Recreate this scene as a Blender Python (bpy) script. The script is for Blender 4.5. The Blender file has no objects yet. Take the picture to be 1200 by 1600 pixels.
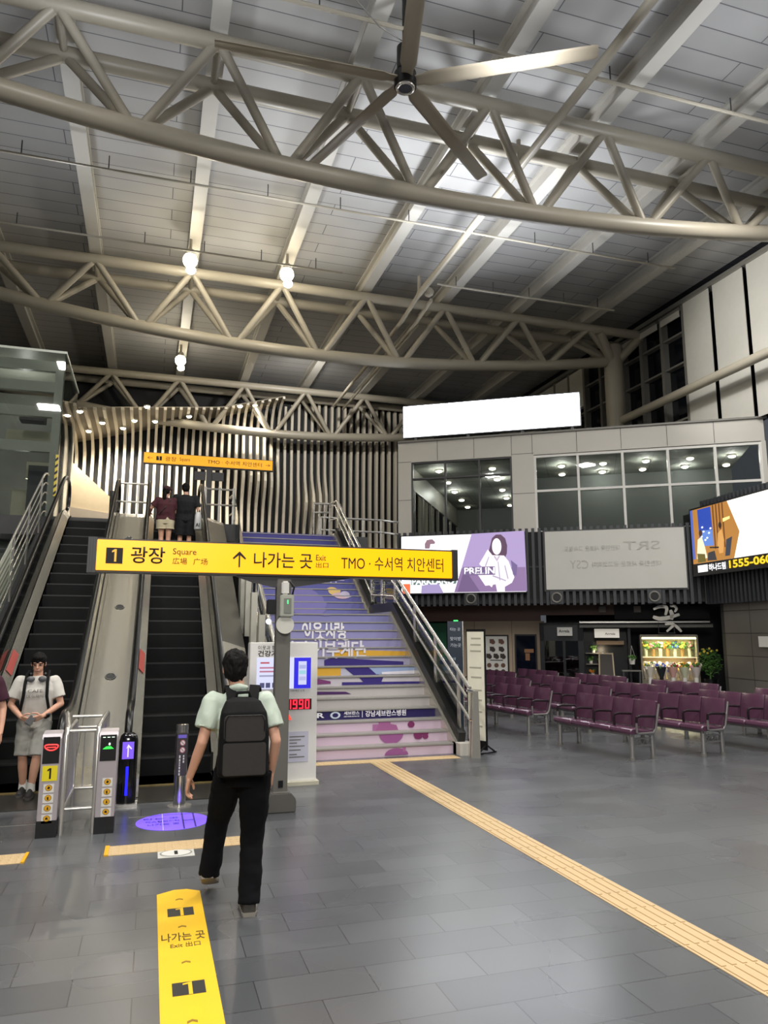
import bpy, bmesh, math, random
from mathutils import Vector, Matrix, noise
random.seed(7)
SC = bpy.context.scene
COL = SC.collection
PI = math.pi
R = math.radians
# ------------------------------------------------------------------ camera, light, exposure
cam = bpy.data.cameras.new('camera')
cam.sensor_fit = 'VERTICAL'
cam.sensor_height = 24.0
cam.lens = 24.0 * 1150.0 / 1600.0
cam.clip_end = 300
camo = bpy.data.objects.new('camera', cam)
COL.objects.link(camo)
camo.location = (0, 0, 1.85)
camo.rotation_euler = (R(90 + 9.3815), 0, -R(17.3877))
SC.camera = camo
vs = SC.view_settings
vs.view_transform = 'Standard'
vs.look = 'None'
vs.gamma = 1.0
vs.use_curve_mapping = False
vs.exposure = 0.06
W = bpy.data.worlds.new('world')
SC.world = W
W.use_nodes = True
W.node_tree.nodes['Background'].inputs[0].default_value = (0.75, 0.8, 0.9, 1)
W.node_tree.nodes['Background'].inputs[1].default_value = 0.10

def light(name, kind, loc, energy, color=(1, 1, 1), size=0.3, rot=(0, 0, 0), spot=None, sy=None):
    l = bpy.data.lights.new(name, kind)
    l.energy = energy
    l.color = color
    if kind == 'AREA':
        l.size = size
        if sy:
            l.shape = 'RECTANGLE'; l.size_y = sy
    elif kind in ('POINT', 'SPOT'):
        l.shadow_soft_size = size
    if spot:
        l.spot_size = R(spot); l.spot_blend = 0.6
    o = bpy.data.objects.new(name, l)
    o.location = loc; o.rotation_euler = rot
    COL.objects.link(o)
    return o
HALL = [(-5, 3), (1, 1), (7, 1), (12, 4), (3.4, 7.0), (9.2, 8.2), (-3.5, 9.0), (12.6, 11.0)]
for hx, hy in HALL:      # unseen overhead hall lighting, added as bare area lights without fixtures
    light('hall_overhead_light', 'AREA', (hx, hy, 12.2), 450, (1.0, 0.97, 0.92), 0.9)
for ux, uy, ue in [(7.2, 16.0, 680), (9.6, 16.4, 220), (2.4, 16.2, 260), (5.4, 9.6, 260), (-1.5, 10.6, 260), (10.5, 10.0, 240), (-2.5, 17.5, 130), (1.6, 9.0, 160)]:      # added upward fill spots brightening the roof, no fixtures
    light('roof_fill_light', 'SPOT', (ux, uy, 10.9), ue, (0.92, 0.95, 1.0), 0.25, (PI, 0, 0), 150)
light('lift_fill_light', 'SPOT', (-1.5, 15.4, 12.3), 800, (1.0, 0.99, 0.94), 0.2, (R(43), 0, R(32)), 80)  # added spot brightening the front of the lift shaft
light('fin_fill_light', 'SPOT', (6.0, 28.0, 12.6), 900, (1.0, 0.97, 0.92), 0.2, (R(62), 0, 0), 130)  # unseen spot added to brighten the fin wall
light('wall_fill_light', 'SPOT', (13.2, 16.0, 11.2), 560, (1.0, 0.98, 0.93), 0.2, (0, -R(82), 0), 120)  # added spot brightening the blinds and right wall
light('front_fill_light', 'AREA', (-1.0, -3.0, 5.5), 520, (1.0, 0.97, 0.92), 3.0, (R(38), 0, 0))  # added front fill from behind the viewer

# ------------------------------------------------------------------ helpers
def lin(h):
    h = h.lstrip('#')
    c = [int(h[i:i + 2], 16) / 255 for i in (0, 2, 4)]
    return tuple(x / 12.92 if x <= 0.04045 else ((x + 0.055) / 1.055) ** 2.4 for x in c) + (1,)
MATS = {}
def mat(name, color, rough=0.5, metal=0.0, emit=None, es=1.0, var=0.08, scale=6.0, bump=0.0, spec=0.5, alpha=None):
    if name in MATS:
        return MATS[name]
    m = bpy.data.materials.new(name)
    m.use_nodes = True
    nt = m.node_tree
    b = nt.nodes['Principled BSDF']
    c = lin(color) if isinstance(color, str) else tuple(color) + (1,)
    tc = nt.nodes.new('ShaderNodeTexCoord')
    nz = nt.nodes.new('ShaderNodeTexNoise')
    nz.inputs['Scale'].default_value = scale
    nz.inputs['Detail'].default_value = 4
    nt.links.new(tc.outputs['Object'], nz.inputs['Vector'])
    mx = nt.nodes.new('ShaderNodeMix'); mx.data_type = 'RGBA'
    mx.inputs[6].default_value = tuple(x * (1 - var) for x in c[:3]) + (1,)
    mx.inputs[7].default_value = tuple(min(1, x * (1 + var)) for x in c[:3]) + (1,)
    nt.links.new(nz.outputs[0], mx.inputs[0])
    nt.links.new(mx.outputs[2], b.inputs['Base Color'])
    b.inputs['Roughness'].default_value = rough
    b.inputs['Metallic'].default_value = metal
    b.inputs['Specular IOR Level'].default_value = spec
    if emit:
        b.inputs['Emission Color'].default_value = lin(emit)
        b.inputs['Emission Strength'].default_value = es
    if bump:
        bp = nt.nodes.new('ShaderNodeBump')
        bp.inputs['Strength'].default_value = bump
        bp.inputs['Distance'].default_value = 0.01
        nt.links.new(nz.outputs[0], bp.inputs['Height'])
        nt.links.new(bp.outputs[0], b.inputs['Normal'])
    MATS[name] = m
    return m
def brickmat(name, c1, c2, cm, w, h, mortar, rough, rot=0.0, offset=0.5, bump=0.0, metal=0.0, axes=None, spec=0.5, var=0.25):
    m = bpy.data.materials.new(name); m.use_nodes = True
    nt = m.node_tree; b = nt.nodes['Principled BSDF']
    tc = nt.nodes.new('ShaderNodeTexCoord')
    vec = tc.outputs['Object']
    if axes == 'xz':
        sp = nt.nodes.new('ShaderNodeSeparateXYZ'); cb = nt.nodes.new('ShaderNodeCombineXYZ')
        nt.links.new(vec, sp.inputs[0]); nt.links.new(sp.outputs[0], cb.inputs[0]); nt.links.new(sp.outputs[2], cb.inputs[1])
        vec = cb.outputs[0]
    if axes == 'yz':
        sp = nt.nodes.new('ShaderNodeSeparateXYZ'); cb = nt.nodes.new('ShaderNodeCombineXYZ')
        nt.links.new(vec, sp.inputs[0]); nt.links.new(sp.outputs[1], cb.inputs[0]); nt.links.new(sp.outputs[2], cb.inputs[1])
        vec = cb.outputs[0]
    mp = nt.nodes.new('ShaderNodeMapping'); mp.inputs['Rotation'].default_value[2] = rot
    nt.links.new(vec, mp.inputs['Vector'])
    br = nt.nodes.new('ShaderNodeTexBrick')
    br.offset = offset
    br.inputs['Scale'].default_value = 1.0
    br.inputs['Brick Width'].default_value = w
    br.inputs['Row Height'].default_value = h
    br.inputs['Mortar Size'].default_value = mortar
    br.inputs['Mortar Smooth'].default_value = 0.1
    br.inputs['Color1'].default_value = lin(c1)
    br.inputs['Color2'].default_value = lin(c2)
    br.inputs['Mortar'].default_value = lin(cm)
    nt.links.new(mp.outputs[0], br.inputs['Vector'])
    nz = nt.nodes.new('ShaderNodeTexNoise'); nz.inputs['Scale'].default_value = 0.9; nz.inputs['Detail'].default_value = 1
    nt.links.new(tc.outputs['Object'], nz.inputs['Vector'])
    rmp = nt.nodes.new('ShaderNodeMapRange'); rmp.inputs[3].default_value = 1 - var; rmp.inputs[4].default_value = 1 + var
    nt.links.new(nz.outputs[0], rmp.inputs[0])
    ml = nt.nodes.new('ShaderNodeMix'); ml.data_type = 'RGBA'; ml.blend_type = 'MULTIPLY'; ml.inputs[0].default_value = 1
    nt.links.new(br.outputs[0], ml.inputs[6]); nt.links.new(rmp.outputs[0], ml.inputs[7])
    nt.links.new(ml.outputs[2], b.inputs['Base Color'])
    r2 = nt.nodes.new('ShaderNodeMapRange'); r2.inputs[3].default_value = rough - 0.06; r2.inputs[4].default_value = rough + 0.08
    nt.links.new(nz.outputs[0], r2.inputs[0]); nt.links.new(r2.outputs[0], b.inputs['Roughness'])
    b.inputs['Metallic'].default_value = metal
    b.inputs['Specular IOR Level'].default_value = spec
    if bump:
        nz2 = nt.nodes.new('ShaderNodeTexNoise'); nz2.inputs['Scale'].default_value = 70; nz2.inputs['Detail'].default_value = 3
        nt.links.new(tc.outputs['Object'], nz2.inputs['Vector'])
        ad = nt.nodes.new('ShaderNodeMath'); ad.operation = 'MULTIPLY_ADD'
        ad.inputs[1].default_value = -1.0
        sc_ = nt.nodes.new('ShaderNodeMath'); sc_.operation = 'MULTIPLY'; sc_.inputs[1].default_value = 0.0
        nt.links.new(nz2.outputs[0], sc_.inputs[0])
        nt.links.new(br.outputs[1], ad.inputs[0]); nt.links.new(sc_.outputs[0], ad.inputs[2])
        bp = nt.nodes.new('ShaderNodeBump'); bp.inputs['Strength'].default_value = bump; bp.inputs['Distance'].default_value = 0.003
        nt.links.new(ad.outputs[0], bp.inputs['Height']); nt.links.new(bp.outputs[0], b.inputs['Normal'])
    MATS[name] = m
    return m
def glassmat(name, tint='#dfe8e4', gloss=0.10, rough=0.02):
    m = bpy.data.materials.new(name); m.use_nodes = True
    nt = m.node_tree; nt.nodes.remove(nt.nodes['Principled BSDF'])
    out = nt.nodes['Material Output']
    t = nt.nodes.new('ShaderNodeBsdfTransparent'); t.inputs[0].default_value = lin(tint)
    g = nt.nodes.new('ShaderNodeBsdfGlossy'); g.inputs['Roughness'].default_value = rough
    lw = nt.nodes.new('ShaderNodeFresnel'); lw.inputs[0].default_value = 1.45
    ma = nt.nodes.new('ShaderNodeMath'); ma.operation = 'MULTIPLY_ADD'; ma.inputs[1].default_value = 0.9; ma.inputs[2].default_value = gloss * 0.3
    nt.links.new(lw.outputs[0], ma.inputs[0])
    mx = nt.nodes.new('ShaderNodeMixShader')
    nt.links.new(ma.outputs[0], mx.inputs[0]); nt.links.new(t.outputs[0], mx.inputs[1]); nt.links.new(g.outputs[0], mx.inputs[2])
    nt.links.new(mx.outputs[0], out.inputs[0])
    MATS[name] = m
    return m
def emat(name, c, s=1.0):
    return mat(name, (0.02, 0.02, 0.02), 0.4, emit=c, es=s)

class MB:
    """collects shapes into one mesh"""
    def __init__(self):
        self.bm = bmesh.new()
    def face(self, pts):
        return self.bm.faces.new([self.bm.verts.new(p) for p in pts])
    def box(self, a, b, M=None):
        x0, y0, z0 = a; x1, y1, z1 = b
        vs = [Vector(p) for p in ((x0, y0, z0), (x1, y0, z0), (x1, y1, z0), (x0, y1, z0), (x0, y0, z1), (x1, y0, z1), (x1, y1, z1), (x0, y1, z1))]
        if M: vs = [M @ v for v in vs]
        v = [self.bm.verts.new(p) for p in vs]
        for f in ((3, 2, 1, 0), (4, 5, 6, 7), (0, 1, 5, 4), (1, 2, 6, 5), (2, 3, 7, 6), (3, 0, 4, 7)):
            self.bm.faces.new([v[i] for i in f])
        return self
    def bar(self, p0, p1, w, h, up=(0, 0, 1)):
        p0 = Vector(p0); p1 = Vector(p1); d = p1 - p0; L = d.length; d.normalize()
        u = Vector(up); s = d.cross(u)
        if s.length < 1e-4: s = d.cross(Vector((1, 0, 0)))
        s.normalize(); u = s.cross(d)
        M = Matrix((s, d, u)).transposed().to_4x4(); M.translation = p0
        return self.box((-w / 2, 0, -h / 2), (w / 2, L, h / 2), M)
    def prism(self, poly, off):
        off = Vector(off); n = len(poly)
        a = [self.bm.verts.new(Vector(p)) for p in poly]; b = [self.bm.verts.new(Vector(p) + off) for p in poly]
        self.bm.faces.new(a[::-1]); self.bm.faces.new(b)
        for i in range(n):
            j = (i + 1) % n
            self.bm.faces.new([a[i], a[j], b[j], b[i]])
        return self
    def loft(self, rings, cap=True, closed=False):
        rv = [[self.bm.verts.new(p) for p in r] for r in rings]
        n = len(rings[0])
        pairs = list(zip(rv, rv[1:])) + ([(rv[-1], rv[0])] if closed else [])
        for a, b in pairs:
            for i in range(n):
                j = (i + 1) % n
                self.bm.faces.new([a[i], a[j], b[j], b[i]])
        if cap and not closed:
            self.bm.faces.new(rv[0][::-1]); self.bm.faces.new(rv[-1])
        return self
    def tube(self, pts, r, n=10, closed=False, cap=True):
        pts = [Vector(p) for p in pts]
        rs = r if isinstance(r, (list, tuple)) else [r] * len(pts)
        rings = []; prev = None
        N = len(pts)
        for i, p in enumerate(pts):
            if closed: d = pts[(i + 1) % N] - pts[i - 1]
            else: d = pts[min(i + 1, N - 1)] - pts[max(i - 1, 0)]
            if d.length < 1e-9: d = Vector((0, 0, 1))
            d.normalize()
            if prev is None:
                ref = Vector((0, 0, 1)) if abs(d.z) < 0.9 else Vector((1, 0, 0))
                s = d.cross(ref)
            else:
                s = prev - d * prev.dot(d)
            s.normalize(); prev = s; u = d.cross(s)
            rings.append([p + (s * math.cos(t) + u * math.sin(t)) * rs[i] for t in [2 * PI * k / n for k in range(n)]])
        return self.loft(rings, cap, closed)
    def cyl(self, p0, p1, r, n=16, r2=None):
        return self.tube([p0, p1], [r, r if r2 is None else r2], n)
    def ball(self, c, rx, ry=None, rz=None, n=14, m=9, M=None):
        ry = rx if ry is None else ry; rz = rx if rz is None else rz
        c = Vector(c); rings = []
        for i in range(m + 1):
            a = -PI / 2 + PI * (0.02 + 0.96 * i / m)
            ring = []
            for k in range(n):
                v = Vector((rx * math.cos(a) * math.cos(2 * PI * k / n), ry * math.cos(a) * math.sin(2 * PI * k / n), rz * math.sin(a)))
                if M: v = M @ v
                ring.append(c + v)
            rings.append(ring)
        return self.loft(rings)
    def cone_seg(self, a, b, ra, rb, n=12):
        self.ball(a, ra, n=n, m=7); self.ball(b, rb, n=n, m=7)
        return self.cyl(a, b, ra, n, rb)
    def disc(self, c, r, axis=(0, 0, 1), th=0.01, n=24):
        c = Vector(c); a = Vector(axis).normalized()
        return self.cyl(c, c + a * th, r, n)
    def stack(self, secs, n=20, p=2.0):
        rings = []
        for (x, y, z, rx, ry) in secs:
            ring = []
            for k in range(n):
                t = 2 * PI * k / n; c = math.cos(t); s = math.sin(t)
                ring.append(Vector((x + rx * math.copysign(abs(c) ** (2 / p), c), y + ry * math.copysign(abs(s) ** (2 / p), s), z)))
            rings.append(ring)
        return self.loft(rings)
    def build(self, name, m, parent=None, smooth=False, bevel=0.0, loc=None, rz=None):
        bm = self.bm
        bmesh.ops.recalc_face_normals(bm, faces=bm.faces[:])
        if bevel:
            eds = [e for e in bm.edges if len(e.link_faces) == 2 and e.calc_face_angle(0) > 0.6]
            bmesh.ops.bevel(bm, geom=eds, offset=bevel, segments=2, affect='EDGES', clamp_overlap=True)
        me = bpy.data.meshes.new(name)
        bm.to_mesh(me); bm.free()
        ms = m if isinstance(m, (list, tuple)) else [m]
        for x in ms: me.materials.append(x)
        if smooth:
            me.polygons.foreach_set('use_smooth', [True] * len(me.polygons))
            try: me.set_sharp_from_angle(angle=R(42))
            except Exception: pass
        o = bpy.data.objects.new(name, me)
        COL.objects.link(o)
        if parent: o.parent = parent
        if loc is not None: o.location = loc
        if rz is not None: o.rotation_euler[2] = rz
        return o
def tag(o, label, cat, group=None):
    o['label'] = label; o['category'] = cat
    if group: o['group'] = group
    return o
def thing(name, label, cat, loc=(0, 0, 0), rz=0.0, group=None):
    o = bpy.data.objects.new(name, None)
    o.empty_display_size = 0.1
    COL.objects.link(o)
    o.location = loc; o.rotation_euler = (0, 0, rz)
    return tag(o, label, cat, group)
def struct(o, label=None):
    o['kind'] = 'structure'
    if label: o['label'] = label
    return o
def dup(root, loc, rz, label, group=None):
    r = root.copy(); COL.objects.link(r); r.location = loc; r.rotation_euler = (0, 0, rz)
    r['label'] = label
    if group: r['group'] = group
    for ch in list(root.children):
        c = ch.copy(); COL.objects.link(c); c.parent = r
        for g in list(ch.children):
            d = g.copy(); COL.objects.link(d); d.parent = c
    return r
def text_bm(s, bold=0.0, ext=0.0):
    cu = bpy.data.curves.new('t', 'FONT'); cu.body = s; cu.size = 1.0
    cu.offset = bold; cu.extrude = ext
    cu.resolution_u = 3
    o = bpy.data.objects.new('t', cu); COL.objects.link(o)
    dg = bpy.context.evaluated_depsgraph_get(); dg.update()
    me = bpy.data.meshes.new_from_object(o.evaluated_get(dg))
    bm = bmesh.new(); bm.from_mesh(me)
    bpy.data.objects.remove(o); bpy.data.meshes.remove(me); bpy.data.curves.remove(cu)
    return bm
def text(s, name, box, M, m, parent, bold=0.0, mirror=False, stretch=True, th=0.0):
    """lettering fitted into box (x0,z0,x1,z1) of the local plane M (x right, y up, z out)"""
    bm = text_bm(s, bold)
    if not bm.verts:
        bm.free(); return None
    xs = [v.co.x for v in bm.verts]; ys = [v.co.y for v in bm.verts]
    x0, y0, x1, y1 = box
    sx = (x1 - x0) / max(1e-6, max(xs) - min(xs)); sy = (y1 - y0) / max(1e-6, max(ys) - min(ys))
    ax, ay = min(xs), min(ys)
    if not stretch: sx = sy = min(sx, sy)
    w = (max(xs) - ax) * sx
    for v in bm.verts:
        x = x0 + (v.co.x - ax) * sx; y = y0 + (v.co.y - ay) * sy
        if mirror: x = x0 + w - (x - x0)
        v.co = M @ Vector((x, y, th))
    if th:
        r = bmesh.ops.extrude_face_region(bm, geom=bm.faces[:])
        dz = M.to_3x3() @ Vector((0, 0, -th))
        for v in [g for g in r['geom'] if isinstance(g, bmesh.types.BMVert)]: v.co += dz
    me = bpy.data.meshes.new(name); bm.to_mesh(me); bm.free(); me.materials.append(m)
    o = bpy.data.objects.new(name, me); COL.objects.link(o)
    if parent: o.parent = parent
    return o
def plane(o, u, v):
    """frame: origin o, u right, v up"""
    u = Vector(u).normalized(); v = Vector(v).normalized(); n = u.cross(v)
    M = Matrix((u, v, n)).transposed().to_4x4(); M.translation = Vector(o)
    return M
def flat(name, pts, M, m, parent, off=0.003, th=0.002):
    """thin printed / lit shape lying on plane M"""
    mb = MB(); d = M.to_3x3() @ Vector((0, 0, th))
    mb.prism([M @ Vector((x, y, off)) for x, y in pts], d)
    return mb.build(name, m, parent)
def rect(x0, y0, x1, y1): return [(x0, y0), (x1, y0), (x1, y1), (x0, y1)]
def oval(cx, cy, rx, ry, n=24, a0=0, a1=360): return [(cx + rx * math.cos(R(a0 + (a1 - a0) * k / n)), cy + ry * math.sin(R(a0 + (a1 - a0) * k / n))) for k in range(n if a1 - a0 == 360 else n + 1)]

# ------------------------------------------------------------------ materials
M_FLOOR = brickmat('floor_tile', '#55575a', '#494b4e', '#333437', 0.62, 0.31, 0.0035, 0.27, 0, 0.5, 0.22, spec=0.55, var=0.18)
M_DECK = brickmat('roof_deck', '#a9a8a7', '#a3a2a0', '#5c5d60', 7.0, 0.55, 0.012, 0.6, 0, 0.37, 0, var=0.12)
M_STEEL = mat('painted_steel', '#a29b8c', 0.42, var=0.05, scale=3)
M_BEAM = mat('painted_beam', '#b9b6ae', 0.5, var=0.05, scale=3)
M_BLADE = mat('fan_blade', '#9a907e', 0.45, var=0.06)
M_BLACK = mat('black_plastic', '#0d0d0f', 0.4)
M_RUBBER = mat('black_rubber', '#08080a', 0.32)
M_STAIN = mat('stainless', '#d2cfc8', 0.25, 0.72, var=0.06, scale=20)
M_BRUSH = mat('brushed_steel', '#d3cec2', 0.27, 0.75, var=0.07, scale=14)
M_CHROME = mat('chrome', '#d6d4d0', 0.12, 1.0)
M_GLASS = glassmat('clear_glass', '#e9f1ed')
M_DGLASS = glassmat('grey_glass', '#8d938f', 0.2)
M_PANE = glassmat('night_pane', '#d9dddb', 0.1)
M_NIGHT = mat('night_glass', '#0b0e16', 0.08, spec=0.6)
M_CLAD = mat('cladding_panel', '#c3bfb7', 0.55, var=0.03, scale=1.2)
M_JOINT = mat('panel_joint', '#55534f', 0.8)
M_RIB = mat('black_rib', '#3a3c41', 0.45, var=0.12)
M_RIBBACK = mat('rib_backing', '#0c0c0e', 0.6)
M_FIN = mat('cream_fin', '#d3cbbb', 0.5, var=0.05, scale=2)
M_DARKWALL = brickmat('dark_stone', '#3b3a38', '#353433', '#232221', 1.6, 0.62, 0.012, 0.4, 0, 0.0, 0.0, axes='yz')
M_BEIGE = mat('beige_panel', '#8a7a68', 0.5, var=0.05, scale=2)
M_BROWN = mat('brown_panel', '#6a4c42', 0.5, var=0.06, scale=2)
M_BLIND = mat('roller_blind', '#c5c3bb', 0.8, var=0.05, scale=5)
M_WHITE = mat('white_paint', '#d9d7d2', 0.45, var=0.03)
M_DGREY = mat('dark_grey_paint', '#3e3e3f', 0.45)
M_MGREY = mat('grey_paint', '#77756f', 0.45)
M_INTER = mat('room_ceiling', '#6e706d', 0.8, var=0.05)
M_INWALL = mat('room_wall', '#5d605e', 0.8)
M_CONC = mat('concrete', '#6c6b66', 0.8)
M_VINYL = mat('purple_vinyl', '#543448', 0.24, var=0.08, scale=8, spec=0.7)
M_ARM = mat('arm_plastic', '#1d1118', 0.35)
M_ALU = mat('cast_aluminium', '#b9b6b3', 0.35, 0.85, var=0.05)
M_YSIGN = mat('lit_yellow', '#f7b50c', 0.35, emit='#ffae00', es=0.85, var=0.04)
M_YELLOW = mat('yellow_vinyl', '#e8b81f', 0.5, var=0.06, scale=4)
M_TACT = mat('tactile_yellow', '#c0a67d', 0.6, var=0.08, scale=5)
M_SIGNBLK = mat('sign_black', '#17120a', 0.6)
M_SIGNGREY = mat('sign_grey', '#6a4a12', 0.6)
M_ESCSTEP = mat('escalator_step', '#070708', 0.6, var=0.2, scale=30, spec=0.25)
M_RED = mat('red_sticker', '#b5544e', 0.5)
M_STICK = mat('white_sticker', '#dcdad4', 0.5)
M_SYEL = mat('sticker_yellow', '#e2a714', 0.5)
M_BILL = emat('billboard_light', '#f4f8ff', 13.0)
M_SCRW = emat('screen_white', '#fffdf8', 1.6)
M_LAMP = emat('lamp_glow', '#fff0cf', 40.0)
M_DOWN = emat('downlight_glow', '#fff3dc', 22.0)
M_SKIN = mat('skin', '#d3a086', 0.55, var=0.05, scale=10)
M_HAIR = mat('black_hair', '#100d0c', 0.75, var=0.3, scale=60, spec=0.2)

# ------------------------------------------------------------------ setting: floor, roof, walls
struct(MB().box((-14, -6, -0.2), (19, 24, 0)).build('floor', M_FLOOR), 'dark grey stone tile floor of the station hall')
struct(MB().box((-14, -6, 13.85), (17.6, 36, 14.0)).build('ceiling', M_DECK), 'ribbed grey metal roof deck over the hall')
struct(MB().box((-14.2, -6, 0), (-14, 36, 13.9)).build('wall_left', M_CONC))
XS = [-2.16 + 2.86 * k for k in range(-3, 7)]
for k, x in enumerate(XS):
    mb = MB()
    mb.box((x - 0.17, -5.9, 13.32), (x + 0.17, 34.5, 13.40)).box((x - 0.035, -5.9, 13.40), (x + 0.035, 34.5, 13.80)).box((x - 0.14, -5.9, 13.78), (x + 0.14, 34.5, 13.86))
    struct(mb.build('trim_%d' % (k + 1), M_BEAM), 'grey steel roof beam running away from the viewer')
# upper storey slab behind stairs and escalators
mb = MB()
mb.box((-14, 18.05, 4.05), (1.9, 34.5, 4.48)).box((1.9, 19.42, 4.05), (5.6, 34.5, 4.48)).box((5.6, 22.6, 4.05), (7.9, 34.5, 4.48))
struct(mb.build('trim_20', M_DGREY), 'edge of the upper concourse slab at the head of the stairs')
struct(MB().box((-14, 22.9, 0), (7.6, 23.1, 4.05)).build('wall_under_concourse', M_DGREY))

# fin wall at the far end
mb = MB()
mb.box((-14, 34.6, 4.48), (19, 34.8, 13.85))
struct(mb.build('wall_back', mat('fin_gap', '#14161b', 0.7)), 'black wall behind the wavy fins')
fins = MB()
caps = []
x = -5.2
while x < 13.4:
    top = min(13.0, 10.2 + 0.28 * (x + 3.4))
    def dep(z, x=x):
        d = 0.10
        d += 0.75 * math.exp(-((z - (9.0 - 0.25 * (x - 4.2))) / 0.95) ** 2) * math.exp(-((x - 4.3) / 1.0) ** 2)
        d += 0.70 * math.exp(-((z - (8.0 + 0.2 * (x - 7))) / 0.85) ** 2) * math.exp(-((x - 7.1) / 0.8) ** 2)
        d += 0.5 * math.exp(-((z - 6.3) / 1.1) ** 2) * math.exp(-((x - 3.0) / 1.0) ** 2)
        d += 0.03 * math.sin(z * 1.1 + x * 0.8)
        return d
    w = 0.12
    back = 34.58
    front = []
    N = 22
    curved = x < 5.6
    ztop = top - (1.1 if curved else 0)
    for i in range(N + 1):
        z = 4.5 + (ztop - 4.5) * i / N
        front.append((34.4 - dep(z), z))
    bk = [(back, 4.5), (back, ztop)]
    if curved:
        y0 = front[-1][0]
        for i in range(1, 9):
            a = R(90 * i / 8)
            front.append((y0 - 1.1 + 1.1 * math.cos(a), ztop + 1.1 * math.sin(a)))
        yf = min(32.9, 29.2 + 0.62 * (x + 3.4))
        front.append((yf, top))
        poly = [(y, z) for y, z in front] + [(yf, top + 0.12), (33.2, top + 0.15), (back, ztop + 0.6), (back, 4.5)]
        caps.append((x, yf, top + 0.09))
    else:
        poly = front + [(back, ztop), (back, 4.5)]
    P = [Vector((x, y, z)) for y, z in poly]
    fins.prism(P, (w, 0, 0))
    x += 0.33
struct(fins.build('wall_back_fins', M_FIN), 'cream wavy vertical fins covering the far wall and curling onto the ceiling')
mb = MB()
for (xa, ya, za), (xb, yb, zb) in zip(caps, caps[1:]):
    mb.prism([(xa, ya, za), (xb, yb, zb), (xb, 34.5, zb), (xa, 34.5, za)], (0, 0, 0.04))
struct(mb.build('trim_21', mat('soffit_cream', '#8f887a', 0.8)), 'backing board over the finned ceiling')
# downlights in the fin ceiling
for i, (x, y, z) in enumerate([(-2.9, 32.4, 10.34), (-2.32, 31.49, 10.5), (-1.57, 32.9, 10.71), (-1.09, 32.03, 10.85), (-0.26, 32.6, 11.05), (1.17, 32.8, 11.46), (-0.58, 30.3, 10.99), (3.37, 32.6, 12.08), (4.1, 33.0, 12.3), (-2.99, 29.41, 10.31)]):
    t = thing('downlight', 'glowing downlight in the cream fin ceiling, number %s from the left' % ['three', 'four', 'five', 'six', 'seven', 'nine', 'eight', 'ten', 'eleven', 'one'][i], 'light', (x, y, z - 0.02), 0, 'downlights in the fin ceiling')
    MB().cyl((0, 0, 0), (0, 0, -0.05), 0.13, 16).build('housing', M_WHITE, t)
    MB().ball((0, 0, -0.06), 0.10, 0.10, 0.05).build('bulb', M_LAMP, t, True)
    if i % 2 == 0: light('downlight_light', 'SPOT', (x, y, z - 0.16), 1100, (1, 0.90, 0.74), 0.08, (0, 0, 0), 150)

# right wall: windows and roller blinds above the shops
XW = 17.4
struct(MB().box((XW + 0.12, -6, 8.3), (XW + 0.25, 34.6, 13.9)).build('wall_right', M_NIGHT), 'dark night glazing high on the right wall')
fr = MB()
fr.box((XW - 0.25, -6, 13.25), (XW + 0.12, 34.6, 13.4))
for y in [23.66, 22.5, 21.3, 20.12, 26.4, 27.6, 25.2, 28.8]:
    fr.box((XW - 0.14, y - 0.07, 8.3), (XW + 0.12, y + 0.07, 13.3))
for z in (9.2, 10.15, 11.2, 12.3):
    fr.box((XW - 0.1, 20.0, z - 0.035), (XW + 0.12, 29.6, z + 0.035))
struct(fr.build('window_1', M_MGREY), 'grey mullioned window grid high on the right wall')
BL = [(19.98, 18.73), (18.55, 17.24), (17.08, 15.7), (15.5, 14.1), (13.9, 12.5), (12.3, 10.9)]
for k, (a, b) in enumerate(BL):
    t = thing('roller_blind', ['tall white roller blind next to the bare window grid, drawn fully down', 'second tall white roller blind from the bare window grid', 'third tall white roller blind from the bare window grid, cut by the photo edge', 'white roller blind nearer the viewer than the visible ones', 'white roller blind further towards the viewer', 'white roller blind nearest the viewer'][k], 'blind', (XW - 0.2, 0, 0), 0, 'roller blinds on the right wall')
    MB().box((-0.01, b, 8.3), (0.01, a, 13.05 + 0.2)).build('fabric', M_BLIND, t)
    MB().cyl((0, b, 13.28), (0, a, 13.28), 0.06, 10).build('roller', M_MGREY, t, True)
for k, (a, b, lab) in enumerate([(23.55, 22.6, 'short rolled-up blind head just right of the round column'), (22.4, 21.4, 'middle rolled-up blind head above the window grid'), (21.2, 20.2, 'rolled-up blind head beside the first full white blind')]):
    t = thing('roller_blind', lab, 'blind', (XW - 0.2, 0, 0), 0, 'roller blinds on the right wall')
    MB().box((-0.02, b, 12.85), (0.02, a, 13.08)).build('fabric', M_BLIND, t)
    MB().cyl((0, b, 13.14), (0, a, 13.14), 0.06, 10).build('roller', M_MGREY, t, True)
struct(MB().box((XW - 0.12, 26.5, 11.5), (XW + 0.1, 34.5, 13.2)).build('trim_22', M_BLIND))

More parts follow.
